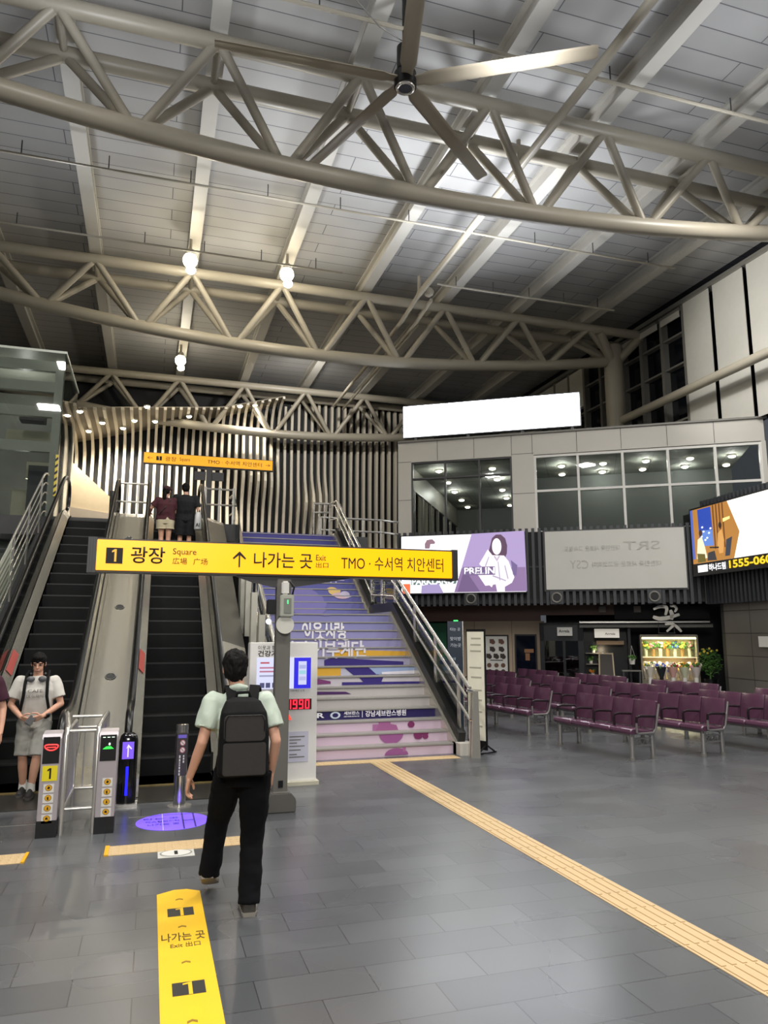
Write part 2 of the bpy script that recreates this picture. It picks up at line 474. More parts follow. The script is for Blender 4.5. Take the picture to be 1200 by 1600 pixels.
# ------------------------------------------------------------------ roof trusses
def truss(D, x0, x1, label, col_x):
    t = thing('roof_truss', label, 'truss', (0, D, 0))
    zt = 13.08
    zb = lambda x: 11.08 + 0.0083 * (x - 5.0) ** 2
    n0 = math.ceil((x0 + 2.16) / 2.86); n1 = math.floor((x1 + 2.16) / 2.86)
    nodes = [-2.16 + 2.86 * k for k in range(n0, n1 + 1)]
    for yy in (0, 1.2):
        MB().cyl((x0, yy, zt), (x1 + 1.0, yy, zt), 0.165, 16).build('top_chord', M_STEEL, t, True)
    pts = [(x0 + (x1 - x0) * i / 40, 0.6, zb(x0 + (x1 - x0) * i / 40)) for i in range(41)]
    MB().tube(pts, 0.2, 18).build('bottom_chord', M_STEEL, t, True)
    for x in nodes:
        for yy in (0, 1.2):
            for s in (-1, 1):
                xb = x + s * 1.28
                if xb < x0 + 0.1 or xb > x1 - 0.05: continue
                MB().cyl((x + s * 0.08, yy, zt - 0.1), (xb, 0.6 + (yy - 0.6) * 0.12, zb(xb) + 0.1), 0.098, 12).build('diagonal', M_STEEL, t, True)
        MB().cyl((x, 0, zt), (x, 1.2, zt), 0.075, 10).build('cross_tie', M_STEEL, t, True)
    if col_x:
        c = thing('round_column', col_x, 'column', (16.45, D + 0.6, 0))
        MB().cyl((0, 0, 8.3), (0, 0, 12.75), 0.34, 24).build('shaft', M_STEEL, c, True)
        MB().disc((0, 0, 8.3), 0.46, (0, 0, 1), 0.05).build('base_plate', M_STEEL, c)
        for dx in (-0.95, 0.85):
            MB().cyl((0, 0, 12.0), (dx, -0.6, 13.0), 0.17, 14).build('branch', M_STEEL, c, True)
            MB().cyl((0, 0, 12.0), (dx, 0.6, 13.0), 0.17, 14).build('branch', M_STEEL, c, True)
    return t
truss(12.9, -8.5, 16.4, 'nearest tubular steel roof truss, crossing the top of the photo behind the ceiling fan', 'round grey steel column carrying the nearest truss')
truss(22.5, -8.5, 16.4, 'middle tubular steel roof truss, just below the two bright pendant lamps', 'round grey steel column standing behind the grey facade')
truss(32.8, -8.5, 13.0, 'farthest tubular steel roof truss in front of the wavy fin wall', None)
tag(MB().cyl((16.5, 13.9, 9.82), (16.5, 22.76, 9.75), 0.15, 16).build('brace_pipe', M_STEEL, None, True), 'grey steel tube running along the white blinds to the round column', 'pipe')
# conduits and sprinkler pipes
def conduit(x0, x1, y, z, r, lab, k=7):
    t = thing('sprinkler_pipe', lab, 'pipe', (0, y, z))
    MB().cyl((x0, 0, 0), (x1, 0, 0), r, 8).build('pipe', M_STEEL, t, True)
    for i in range(k):
        x = x0 + (x1 - x0) * (i + 0.5) / k
        MB().cyl((x, 0, 0), (x, 0, 0.35), 0.014, 6).build('hanger_rod', M_DGREY, t)
conduit(-8, 14.4, 16.95, 12.6, 0.03, 'thin sprinkler pipe crossing the roof between the nearest and middle truss', 12)
conduit(-8, 5.0, 20.2, 12.6, 0.03, 'thin sprinkler pipe on the left just before the middle truss', 8)
conduit(8.0, 14.4, 20.0, 12.6, 0.03, 'short thin sprinkler pipe on the right just before the middle truss', 5)
conduit(-8, 15.5, 11.05, 12.62, 0.04, 'thin sprinkler pipe passing behind the ceiling fan', 8)
mp = thing('service_pipe', 'long pale steel pipe running away under the roof towards the middle truss', 'pipe', (7.7, 0, 12.6))
MB().cyl((0, 2, 0), (0, 20.8, 0), 0.095, 12).build('pipe', M_STEEL, mp, True)
MB().cyl((0, 20.8, -0.05), (0, 20.8, 0.6), 0.06, 10).build('hanger_rod', M_STEEL, mp, True)
MB().cyl((0, 14.0, 0), (0, 14.0, 0.7), 0.05, 10).build('hanger_rod', M_STEEL, mp, True)
MB().tube([(0, 20.8, 0), (-0.05, 22.3, -0.25), (0, 24, -0.2), (0, 32.5, -0.2)], 0.07, 10).build('pipe', M_STEEL, mp, True)
MB().tube([(0.45, 20.9, -0.1), (0.42, 22.3, -0.3), (0.45, 24, -0.3), (0.45, 32.5, -0.3)], 0.06, 10).build('pipe', M_STEEL, mp, True)
MB().ball((0.25, 20.6, 0.0), 0.16).build('valve', M_STEEL, mp, True)

# ceiling fan
fan = thing('ceiling_fan', 'huge five-bladed ceiling fan with round black hub before the nearest truss', 'fan', (3.86, 11.06, 11.5))
MB().cyl((0, 0, -0.04), (0, 0, 0.22), 0.2, 28).build('hub', M_BLACK, fan, True)
MB().tube([(0.145 * math.cos(2 * PI * k / 28), 0.145 * math.sin(2 * PI * k / 28), -0.06) for k in range(28)], 0.03, 8, closed=True).build('hub_ring', M_STAIN, fan, True)
MB().cyl((0, 0, -0.07), (0, 0, -0.03), 0.115, 24).build('hub_cap', mat('hub_grey', '#3c404c', 0.4), fan, True)
MB().cyl((0, 0, 0.22), (0, 0, 1.9), 0.05, 12).build('down_rod', M_BLACK, fan, True)
MB().cyl((0, 0, 0.3), (0, 0, 0.75), 0.15, 16).build('motor', M_BLACK, fan, True)
for ang in (-29.5, 40.5, 111, 177, 256):
    a = R(ang)
    Mx = Matrix.Rotation(a, 4, 'Z') @ Matrix.Rotation(R(-12), 4, 'X')
    mb = MB(); rings = []
    for xx, cw in ((0.17, 0.10), (0.32, 0.11), (0.42, 0.15), (3.25, 0.135), (3.32, 0.12)):
        rings.append([Mx @ Vector((xx, cw * math.cos(t), 0.08 + 0.028 * math.sin(t) + 0.03 * (1 - math.cos(t) ** 2) )) for t in [2 * PI * k / 12 for k in range(12)]])
    mb.loft(rings).build('blade', M_BLADE, fan, True)
MB().tube([(-0.05, 0.02, 0.9), (-0.5, -0.1, 0.95), (-1.0, -0.2, 1.3), (-1.7, -0.4, 1.85)], 0.012, 6).build('safety_cable', M_STAIN, fan)

# pendant lamps under the beams
def pendant(x, y, lab, zc=12.55, E=95):
    t = thing('pendant_lamp', lab, 'lamp', (x, y, 13.32))
    MB().cyl((0, 0, 0), (0, 0, -0.35), 0.045, 10).build('stem', M_STEEL, t, True)
    MB().cyl((0, 0, -0.33), (0, 0, -0.5), 0.10, 16, 0.14).build('housing', M_STEEL, t, True)
    MB().ball((0, 0, -0.66), 0.21, 0.21, 0.22).build('bulb', M_LAMP, t, True)
    MB().ball((0.03, -0.05, -0.98), 0.14, 0.14, 0.12).build('bulb', M_LAMP, t, True)
    light('pendant_light', 'POINT', (x, y, 12.12), E, (1, 0.93, 0.78), 0.07)
pendant(0.58, 20.9, 'bright pendant lamp left of the other one, hanging above the middle truss')
pendant(3.44, 20.9, 'bright pendant lamp to the right of its twin, hanging above the middle truss')
pendant(0.62, 29.3, 'single pendant lamp between the middle and the farthest truss')

# ------------------------------------------------------------------ grey facade with upper rooms, ribbed band, screens  (own frame: x along, -y to the hall)
FA = R(-32.7)
FO = Vector((11.86, 20.71, 0))
FM = Matrix.Translation(FO) @ Matrix.Rotation(FA, 4, 'Z')
def fplace(o):
    o.location = FO; o.rotation_euler = (0, 0, FA); return o
mb = MB()
mb.box((-4.82, 0, 7.6), (6.6, 0.3, 8.3))
mb.box((-4.82, 0, 5.0), (-4.36, 0.3, 7.6)).box((-0.97, 0, 5.0), (-0.26, 0.3, 7.6)).box((6.5, 0, 5.0), (6.62, 0.3, 7.6))
mb.box((-4.82, 0, 4.3), (6.6, 0.3, 5.02))
struct(fplace(mb.build('wall_facade', M_CLAD)), 'pale grey panel facade of the upper storey')
mb = MB()
for x in (-3.45, -2.21, -0.97, -0.3, 1.11, 2.47, 3.84, 5.2):
    mb.box((x - 0.008, -0.004, 7.62), (x + 0.008, 0.01, 8.3))
for x0, x1, z in ((-4.82, -4.36, 7.62), (-4.82, -4.36, 6.3), (-0.97, -0.26, 7.66), (-0.97, -0.26, 6.34)):
    mb.box((x0, -0.004, z - 0.007), (x1, 0.01, z + 0.007))
struct(fplace(mb.build('trim_30', M_JOINT)))
struct(fplace(MB().box((-4.82, -0.06, 8.3), (6.7, 0.5, 8.36)).build('trim_31', M_MGREY)))
# room behind the windows
mb = MB()
mb.box((-4.8, 0.35, 7.82), (6.5, 11.5, 8.28))
struct(fplace(mb.build('ceiling_upper_room', brickmat('room_tiles', '#85877f', '#7f817a', '#4a4b48', 1.2, 0.6, 0.012, 0.8, 0, 0))), 'tiled ceiling of the lit room behind the facade windows')
mb = MB()
mb.box((-4.8, 0.35, 4.3), (6.5, 11.5, 4.5)).box((-4.8, 11.4, 4.5), (6.5, 11.5, 7.82)).box((-0.75, 4.8, 4.5), (6.5, 4.9, 7.82)).box((-0.75, 0.5, 4.5), (-0.6, 4.8, 7.82))
struct(fplace(mb.build('wall_upper_room', M_INWALL)))
mb = MB()
mb.box((-4.78, 0.4, 4.5), (-4.7, 11.4, 5.0)).box((-4.78, 0.4, 7.0), (-4.7, 11.4, 7.82))
for y in (0.4, 1.9, 3.4, 4.9, 6.4, 7.9, 9.4):
    mb.box((-4.78, y, 5.0), (-4.68, y + 0.12, 7.0))
struct(fplace(mb.build('window_4', M_MGREY)), 'row of framed panes down the left side of the upper corridor')
for i, (x, y) in enumerate([(-3.85, 2.34), (-1.9, 2.43), (-3.91, 4.5), (-1.95, 4.4), (-3.99, 6.5), (-2.0, 6.6), (-4.03, 8.5), (-2.02, 8.5), (-4.05, 10.4), (-2.06, 10.4), (0.54, 2.67), (0.51, 4.11), (1.97, 2.65), (1.97, 4.05), (3.4, 2.64), (3.38, 3.99), (4.83, 2.64), (4.82, 3.95), (6.15, 2.65), (6.2, 4.03)]):
    p = FM @ Vector((x, y, 7.81))
    if i < 10:
        lab = 'downlight behind the left facade window, %s row, %s from the front' % ('left' if i % 2 == 0 else 'right', ['first', 'second', 'third', 'fourth', 'fifth'][i // 2]); g = 'corridor downlights behind the left window'
    else:
        j = i - 10
        lab = 'round downlight seen through pane %s of the wide window band, %s of its pair' % (['one', 'two', 'three', 'four', 'five'][j // 2], 'front' if j % 2 == 0 else 'rear'); g = 'room downlights behind the wide window band'
    t = thing('downlight', lab, 'light', p, 0, g)
    MB().cyl((0, 0, 0), (0, 0, -0.035), 0.12, 16).build('housing', M_WHITE, t)
    MB().ball((0, 0, -0.04), 0.12, 0.12, 0.06).build('bulb', M_DOWN, t, True)
for x, y in ((-3.85, 2.34), (-1.9, 4.4), (-3.99, 6.5), (-2.02, 8.5), (0.54, 2.67), (1.97, 4.05), (3.4, 2.64), (4.82, 3.95), (6.15, 2.65)):
    light('upper_room_light', 'POINT', FM @ Vector((x, y, 7.68)), 75, (1, 0.97, 0.9), 0.06)
def win(name, x0, x1, z0, z1, xs, zt, m, w, lab):
    mb = MB()
    mb.box((x0, 0.03, z1 - w), (x1, 0.16, z1)).box((x0, 0.03, zt - w / 2), (x1, 0.16, zt + w / 2)).box((x0, 0.03, z0), (x1, 0.16, z0 + w))
    for x in xs: mb.box((x - w / 2, 0.02, z0), (x + w / 2, 0.17, z1))
    o = struct(fplace(mb.build(name, m)), lab)
    g = MB().box((x0, 0.09, z0), (x1, 0.1, z1)).build('glass', M_PANE, o)
    return o
win('window_2', -4.36, -0.97, 5.02, 7.6, (-4.33, -3.2, -2.05, -1.0), 7.02, M_DGREY, 0.055, 'dark framed window in the left of the facade, showing rows of ceiling lights')
win('window_3', -0.26, 6.5, 5.02, 7.58, (-0.23, 1.12, 2.49, 3.84, 5.2, 6.47), 6.4, M_WHITE, 0.075, 'wide white framed window band in the right of the facade')
# glowing blank billboard on the roof edge of the facade
t = thing('billboard', 'long blank glowing white billboard standing on top of the grey facade', 'billboard', FO, FA)
MB().box((-4.64, 0.02, 8.47), (1.29, 0.22, 9.62)).build('housing', M_DGREY, t)
MB().box((-4.62, -0.01, 8.5), (1.25, 0.018, 9.58)).build('lit_face', M_BILL, t)
mb = MB()
for x in (-4.2, -2.4, -0.6, 1.0): mb.box((x - 0.05, 0.05, 8.3), (x + 0.05, 0.2, 8.48))
mb.build('support', M_DGREY, t)
# ribbed black band
def ribs(x0, x1, z0, z1, name, o, ang, lab, step=0.2):
    mb = MB(); mb.box((x0, 0.0, z0 + 0.12), (x1, 0.1, z1 - 0.1))
    b = mb.build(name, M_RIBBACK); b.location = o; b.rotation_euler[2] = ang; struct(b, lab)
    mb = MB(); n = int(round((x1 - x0) / step))
    for i in range(n + 1):
        x = x0 + (x1 - x0) * i / n
        mb.box((x - 0.045, -0.14, z0), (x + 0.045, 0.0, z1))
    mb.box((x0, -0.02, z0 + 0.1), (x1, 0.0, z0 + 0.14)).box((x0, -0.02, (z0 + z1) / 2 - 0.02), (x1, 0.0, (z0 + z1) / 2 + 0.02))
    mb.build('rib', M_RIB, b)
    return b
RO = FM @ Vector((0, -0.22, 0))
ribs(-4.72, 4.62, 2.72, 5.14, 'wall_ribbed_band', RO, FA, 'black ribbed band under the facade windows')
struct(fplace(MB().box((-4.72, -0.3, 2.78), (4.8, 1.4, 2.9)).build('trim_32', M_RIBBACK)))
struct(fplace(MB().box((-4.72, -0.12, 4.2), (4.8, 0.3, 5.02)).build('trim_33', M_RIBBACK)))
CO = Vector((15.58, 17.91, 0)); CA = math.atan2(-0.993, -0.117)
# right return: local +x runs towards the viewer, wall faces -X of the hall
RA = CA
ribs(0.05, 7.5, 2.70, 5.76, 'wall_ribbed_return', CO + Vector((0.1, 0, 0)), RA, 'black ribbed band on the right wall around the big screen', 0.17)
o = struct(MB().box((0.5, 0.02, 0), (9, 0.4, 2.8)).build('wall_right_lower', brickmat('dark_stone_xz', '#66625d', '#605c58', '#34322f', 1.6, 0.62, 0.012, 0.4, 0, 0.0, 0.0, axes='xz')), 'dark stone panel wall right of the flower shop')
o.location = CO + Vector((0.12, 0, 0)); o.rotation_euler[2] = RA
o = struct(MB().box((-1.6, 0.3, 2.7), (9, 1.5, 5.6)).build('trim_34', M_RIBBACK)); o.location = CO + Vector((0.12, 0, 0)); o.rotation_euler[2] = RA
o = struct(MB().box((0.36, 0.1, 0), (0.5, 3.2, 2.8)).build('wall_shop_side', M_DARKWALL)); o.location = CO + Vector((0.12, 0.1, 0)); o.rotation_euler[2] = RA

def facade_plane(y): return FM @ plane((0, y, 0), (1, 0, 0), (0, 0, 1))
# left screen: two advertising pictures
scr = thing('advertising_screen', 'wide lit advertising screen with a model on violet, left of the blank poster', 'screen', FO, FA)
MB().box((-4.62, -0.46, 3.1), (-0.57, -0.38, 5.03)).build('frame', M_BLACK, scr)
P0 = plane((0, -0.462, 0), (1, 0, 0), (0, 0, 1))
SX = lambda px: -4.6 + (px - 30) / (1010 - 30) * 4.0      # picture coordinates of the screen
SZ = lambda py: 5.0 - (py - 85) / (525 - 85) * 1.85
def sp(name, pts, c, k, s=1.0, P=P0, par=scr, X=SX, Z=SZ):
    return flat(name, [(X(a), Z(b)) for a, b in pts], P, emat('lit_' + c + '_%g' % s, c, s), par, 0.003 * k, 0.002)
flat('picture', rect(-4.6, 3.14, -0.6, 5.0), P0, emat('lit_white', '#fffdff', 1.5), scr, 0.0, 0.002)
sp('picture_field', [(600, 82), (1010, 72), (1018, 525), (455, 525)], '#b9a3d6', 1, 0.95)
sp('picture_field', [(515, 345), (1010, 345), (1018, 525), (455, 525)], '#a183b4', 2, 0.8)
sp('picture_field', [(540, 345), (660, 525), (480, 525)], '#8c6fa0', 3, 0.7)
sp('picture_hair', [(760, 120), (790, 95), (830, 95), (862, 125), (876, 180), (872, 240), (850, 285), (760, 290), (722, 265), (738, 200)], '#7b5577', 4, 0.55)
sp('picture_figure', [(725, 205), (760, 250), (850, 255), (885, 300), (925, 420), (905, 460), (850, 490), (850, 525), (790, 525), (780, 470), (700, 480), (640, 390), (690, 350), (655, 315)], '#f6eef8', 5, 1.1)
sp('picture_figure', oval(795, 185, 36, 62), '#fff8fb', 6, 1.3)
sp('picture_figure', [(900, 290), (950, 330), (940, 410), (915, 400)], '#8d77b0', 6, 0.7)
sp('picture_figure', [(690, 400), (720, 400), (760, 470), (750, 492), (700, 450)], '#fff5ee', 6, 1.1)
sp('picture_shade', [(528, 335), (778, 335), (778, 398), (528, 398)], '#8f76a8', 7, 0.7)
for f_ in ([(800, 300), (806, 300), (818, 440), (810, 440)], [(850, 330), (858, 330), (880, 430), (872, 432)], [(760, 400), (860, 440), (858, 448), (756, 410)], [(700, 330), (730, 260), (735, 264), (708, 334)]):
    sp('picture_fold', f_, '#c9bcd8', 7, 0.85)
sp('picture_collar', [(770, 262), (795, 300), (820, 258), (812, 250), (795, 278), (778, 252)], '#d6c8dc', 7, 0.9)
sp('picture_hair', [(222, 150), (240, 118), (285, 112), (308, 135), (305, 150), (270, 150), (262, 185), (225, 185)], '#b08a9a', 2, 0.7)
sp('picture_figure', oval(272, 165, 28, 36), '#fffafa', 1, 1.3)
sp('picture_figure', [(195, 470), (330, 450), (372, 530), (190, 530)], '#b9a9dc', 2, 0.85)
sp('picture_figure', [(35, 455), (102, 455), (102, 530), (40, 530)], '#ff7a4a', 2, 0.95)
sp('picture_field', [(110, 410), (490, 400), (470, 460), (110, 465)], '#7f9c98', 2, 0.65)
Pt = plane((0, -0.485, 0), (1, 0, 0), (0, 0, 1))
text('PARKLAND', 'lettering', (SX(118), SZ(462), SX(455), SZ(418)), Pt, emat('lit_text', '#ffffff', 1.8), scr, 0.03)
text('PRELIN', 'lettering', (SX(538), SZ(390), SX(775), SZ(340)), Pt, emat('lit_text', '#ffffff', 1.8), scr, 0.03)
# blank poster
pos = thing('wall_poster', 'large blank white cloth poster with faint reversed print, between the two lit screens', 'poster', FO, FA)
mb = MB(); n = 24
for i in range(n):
    a = 0.02 + 4.08 * i / n; b = 0.02 + 4.08 * (i + 1) / n
    mb.prism([(a, -0.42 + 0.006 * math.sin(a * 5), 3.19), (b, -0.42 + 0.006 * math.sin(b * 5), 3.19), (b, -0.42 + 0.006 * math.sin(b * 5), 5.0), (a, -0.42 + 0.006 * math.sin(a * 5), 5.0)], (0, 0.03, 0))
mb.build('sheet', mat('poster_cloth', '#c9c8c2', 0.7, var=0.04, scale=2), pos)
MB().box((-0.04, -0.38, 3.14), (4.14, -0.36, 5.04)).build('frame', M_DGREY, pos)
Pp = plane((0, -0.432, 0), (1, 0, 0), (0, 0, 1)); FP = mat('faint_print', '#b5b4ae', 0.7)
for s, b in (('SRT', (2.35, 4.36, 3.4, 4.62)), ('대한민국 새로운 고속철도', (0.6, 4.36, 2.25, 4.52)), ('CSY', (0.75, 3.82, 1.3, 4.08)), ('대한민국 새로운 광고코리아', (1.4, 3.86, 3.4, 4.02))):
    text(s, 'faint_print', b, Pp, FP, pos, 0.0, mirror=True)
# right screen on the return wall (x towards viewer, outward normal points into the hall)
rs = thing('advertising_screen', 'lit advertising screen at the right edge showing a restaurant scene beside a white field', 'screen', CO, RA)
MB().box((0.0, -0.42, 3.5), (4.6, -0.3, 5.5)).build('frame', M_BLACK, rs)
P1 = plane((0, -0.425, 0), (1, 0, 0), (0, 0, 1))
X1 = lambda u: 0.06 + u; Z1 = lambda z: z
def rp(name, pts, c, k, s=1.0): return sp(name, pts, c, k, s, P1, rs, X1, Z1)
flat('picture', rect(0.06, 3.86, 4.55, 5.45), P1, emat('lit_warm_white', '#fffaf0', 1.5), rs, 0.0, 0.002)
rp('picture_field', [(0, 3.86), (1.85, 3.86), (2.15, 4.55), (1.72, 5.45), (0, 5.45)], '#c98a3c', 1, 0.9)
rp('picture_window', [(0.0, 4.0), (0.12, 4.0), (0.12, 5.45), (0, 5.45)], '#5f78d8', 2, 0.8)
rp('picture_window', [(0.38, 4.35), (1.02, 4.3), (0.98, 5.42), (0.36, 5.42)], '#2f55c8', 2, 0.8)
rp('picture_window', [(0.42, 4.35), (1.02, 4.3), (1.0, 4.75), (0.42, 4.8)], '#6f97ea', 3, 0.9)
for a, b in ((0.5, 4.62), (0.6, 4.75), (0.75, 4.55), (0.85, 4.68), (0.66, 4.5), (0.93, 4.8), (0.55, 4.88)):
    rp('picture_light', oval(a, b, 0.05, 0.03, 8), '#e8f4ff', 4, 1.3)
for a in (1.06, 1.2, 1.34, 1.48):
    rp('picture_curtain', [(a, 4.2), (a + 0.06, 4.2), (a + 0.06, 5.44), (a, 5.44)], '#8a4f22', 3, 0.7)
rp('picture_lamp', [(1.5, 4.9), (1.8, 4.95), (1.8, 5.02), (1.5, 5.0)], '#ffe08a', 4, 1.4)
rp('picture_figure', [(0.2, 4.0), (0.3, 4.55), (0.5, 4.62), (0.62, 4.3), (0.7, 3.98), (0.3, 3.95)], '#f1ecc9', 5, 1.1)
rp('picture_figure', oval(0.46, 4.72, 0.08, 0.1, 12), '#5a3325', 6, 0.6)
rp('picture_figure', [(1.2, 4.3), (1.25, 4.62), (1.42, 4.72), (1.5, 4.4), (1.42, 4.05), (1.25, 4.05)], '#e6a95c', 5, 1.0)
rp('picture_figure', oval(1.37, 4.83, 0.07, 0.09, 12), '#3c2118', 6, 0.6)
rp('picture_chair', [(0.25, 3.88), (0.24, 4.15), (0.6, 4.1), (0.62, 3.88)], '#8a7a2c', 6, 0.6)
rp('picture_chair', [(0.7, 3.9), (0.75, 4.12), (1.05, 4.15), (1.12, 3.88)], '#4b4a52', 6, 0.5)
rp('picture_chair', [(1.5, 3.95), (1.6, 4.4), (1.85, 4.45), (1.7, 3.95)], '#4a5568', 6, 0.5)
rp('picture_table', [(0.85, 4.28), (1.25, 4.24), (1.25, 4.2), (0.85, 4.24)], '#2c2326', 7, 0.4)
rp('caption_plate', [(0.2, 3.6), (0.66, 3.6), (0.66, 3.8), (0.2, 3.8)], '#ffffff', 1, 1.3)
P1t = plane((0, -0.45, 0), (1, 0, 0), (0, 0, 1))
text('하나드림', 'lettering', (0.8, 3.6, 1.55, 3.8), P1t, emat('lit_text', '#ffffff', 1.8), rs, 0.02)
text('1555-0600', 'lettering', (1.7, 3.6, 3.6, 3.82), P1t, emat('lit_gold', '#ffd21e', 1.2), rs, 0.03)
# round loudspeakers under the band
for i, x in enumerate((-2.33, 0.32, 3.16)):
    t = thing('loudspeaker', ['square black loudspeaker with round mouth under the advertising screen with the model', 'square black loudspeaker with round mouth under the left end of the blank poster', 'square black loudspeaker with round mouth under the right end of the blank poster'][i], 'speaker', FM @ Vector((x, -0.36, 2.94)), FA, 'loudspeakers under the ribbed band')
    MB().box((-0.2, -0.12, -0.2), (0.2, 0, 0.2)).build('housing', M_RIB, t, bevel=0.01)
    MB().tube([(0.14 * math.cos(2 * PI * k / 24), -0.13, 0.14 * math.sin(2 * PI * k / 24)) for k in range(24)], 0.028, 8, closed=True).build('rim', M_MGREY, t, True)
    MB().cyl((0, -0.14, 0), (0, -0.10, 0), 0.1, 20).build('cone', M_BLACK, t)

# ------------------------------------------------------------------ shop front below the band
struct(fplace(MB().box((-4.7, 1.3, 2.26), (-0.3, 1.45, 2.95)).box((-0.3, 1.3, 2.45), (2.1, 1.45, 2.95)).build('trim_40', M_BROWN)), 'brown panel band above the shop front')
struct(fplace(MB().box((-2.9, 1.3, 0), (-0.2, 1.5, 2.26)).build('wall_shop_beige', brickmat('beige_panels', '#b09c85', '#aa967f', '#6d6053', 1.25, 2.6, 0.01, 0.5, 0, 0, 0, axes='xz', var=0.06))), 'beige panel wall behind the seats')
struct(fplace(MB().box((-6.5, 1.9, 0), (-2.9, 2.0, 2.95)).build('wall_shop_dark', mat('dark_green_wall', '#20302b', 0.5))))
struct(fplace(MB().box((-0.2, 2.9, 0), (6.4, 3.0, 2.95)).box((2.05, 1.25, 2.3), (4.9, 1.4, 2.95)).build('wall_shop_back', mat('shop_dark', '#15161a', 0.6))))
gp = thing('green_lit_door', 'recessed door behind the stair railing, green exit light painted into its colour', 'panel', FM @ Vector((-3.9, 1.8, 0)), FA)
MB().box((-0.9, -0.02, 0.2), (0.35, 0.05, 2.22)).build('board', mat('green_light_paint', '#1f6b48', 0.4), gp)  # green exit light painted into the board colour
MB().box((-0.2, -0.06, 1.2), (0.3, -0.02, 1.32)).build('handle', M_STAIN, gp)
fp = thing('menu_poster', 'white poster of food photos in a black frame on the beige wall', 'poster', FM @ Vector((-1.78, 1.28, 1.13)), FA)
MB().box((-0.42, -0.03, -0.68), (0.42, 0, 0.68)).build('frame', M_BLACK, fp)
MB().box((-0.37, -0.036, -0.63), (0.37, -0.028, 0.63)).build('sheet', M_STICK, fp)
for r_, (zz, xs) in enumerate(((0.46, (-0.12, 0.18)), (0.21, (-0.12, 0.18)), (-0.02, (-0.24, 0.0, 0.22)), (-0.3, (-0.24, 0.0, 0.22)), (-0.5, (-0.22, 0.0, 0.22)))):
    for x in xs:
        mb = MB()
        if r_ < 3: mb.box((x - 0.09, -0.042, zz - 0.06), (x + 0.05, -0.034, zz + 0.08))
        mb.cyl((x + 0.02 if r_ < 3 else x, -0.043, zz - 0.02), (x + 0.02 if r_ < 3 else x, -0.034, zz - 0.02), 0.075, 14)
        mb.build('food_picture', [mat('food_dark', '#3a2f2a', 0.6), mat('food_red', '#6b4a3c', 0.6)][(r_ + int(x * 10)) % 2], fp)
MB().box((-0.2, -0.042, -0.17), (0.22, -0.034, -0.14)).build('print_line', M_DGREY, fp)
dn = thing('tinted_window', 'dark tinted glass panel with dim reflections to the right of the food poster', 'window', FM @ Vector((-0.8, 1.28, 1.13)), FA)
MB().box((-0.36, -0.04, -0.7), (0.36, 0, 0.7)).build('frame', M_BLACK, dn)
MB().box((-0.31, -0.046, -0.65), (0.31, -0.038, 0.65)).build('glass', mat('tinted', '#0b1220', 0.06, spec=0.8), dn)
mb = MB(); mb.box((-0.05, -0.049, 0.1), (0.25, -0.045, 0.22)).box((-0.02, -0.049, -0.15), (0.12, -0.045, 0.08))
mb.build('painted_reflection', emat('dim_warm', '#8a5a30', 0.35), dn)  # dim reflections painted on the glass as faint emissive patches
# glass kiosk of the shop
kq = thing('shop_kiosk', 'black framed glass kiosk with a small white sign, left part of the flower shop', 'kiosk', FM @ Vector((0.3, 0.9, 0)), FA)
mb = MB()
mb.box((-0.62, 0, 0), (-0.48, 1.6, 2.2)).box((0.58, 0, 0), (0.75, 1.6, 2.2)).box((-0.62, 0, 1.62), (0.75, 0.12, 2.2)).box((-0.62, 0, 0), (0.75, 0.12, 0.42)).box((0.1, 0.0, 0.4), (0.18, 0.1, 1.65)).box((-0.62, 0, 2.12), (0.75, 1.6, 2.2))
mb.build('frame', mat('kiosk_black', '#0f1218', 0.35), kq)
MB().box((-0.5, 0.04, 0.42), (0.6, 0.05, 1.65)).build('glass', M_DGLASS, kq)
MB().box((-0.5, 1.2, 0.42), (0.6, 1.25, 1.65)).build('back_panel', mat('kiosk_wood', '#5f3f2c', 0.5), kq)
mb = MB(); mb.box((-0.5, 0.5, 0.9), (0.6, 1.2, 0.94)).box((-0.5, 0.5, 0.45), (0.6, 1.2, 0.5)); mb.build('shelf', M_MGREY, kq)
sg = MB().box((-0.05, -0.22, 1.78), (0.42, -0.02, 2.05)).build('sign_box', M_STICK, kq)
text('Angela', 'lettering', (0.0, 1.85, 0.33, 1.98), plane((0, -0.224, 0), (1, 0, 0), (0, 0, 1)), M_BLACK, sg, 0.02)
random.seed(3)
for i in range(7):
    t = tag(MB().cyl((0, 0, 0), (0, 0, 0.13), 0.035, 10).cyl((0, 0, 0.13), (0, 0, 0.2), 0.016, 8).build('bottle', mat('bottle_%d' % (i % 3), ['#c9c3b4', '#7f8f7a', '#a9793f'][i % 3], 0.3), None, True), 'small bottle on the shelf inside the black glass kiosk', 'bottle', 'bottles on the kiosk shelf')
    t.location = FM @ Vector((-0.05 + 0.13 * i - 0.05, 1.6, 0.94))
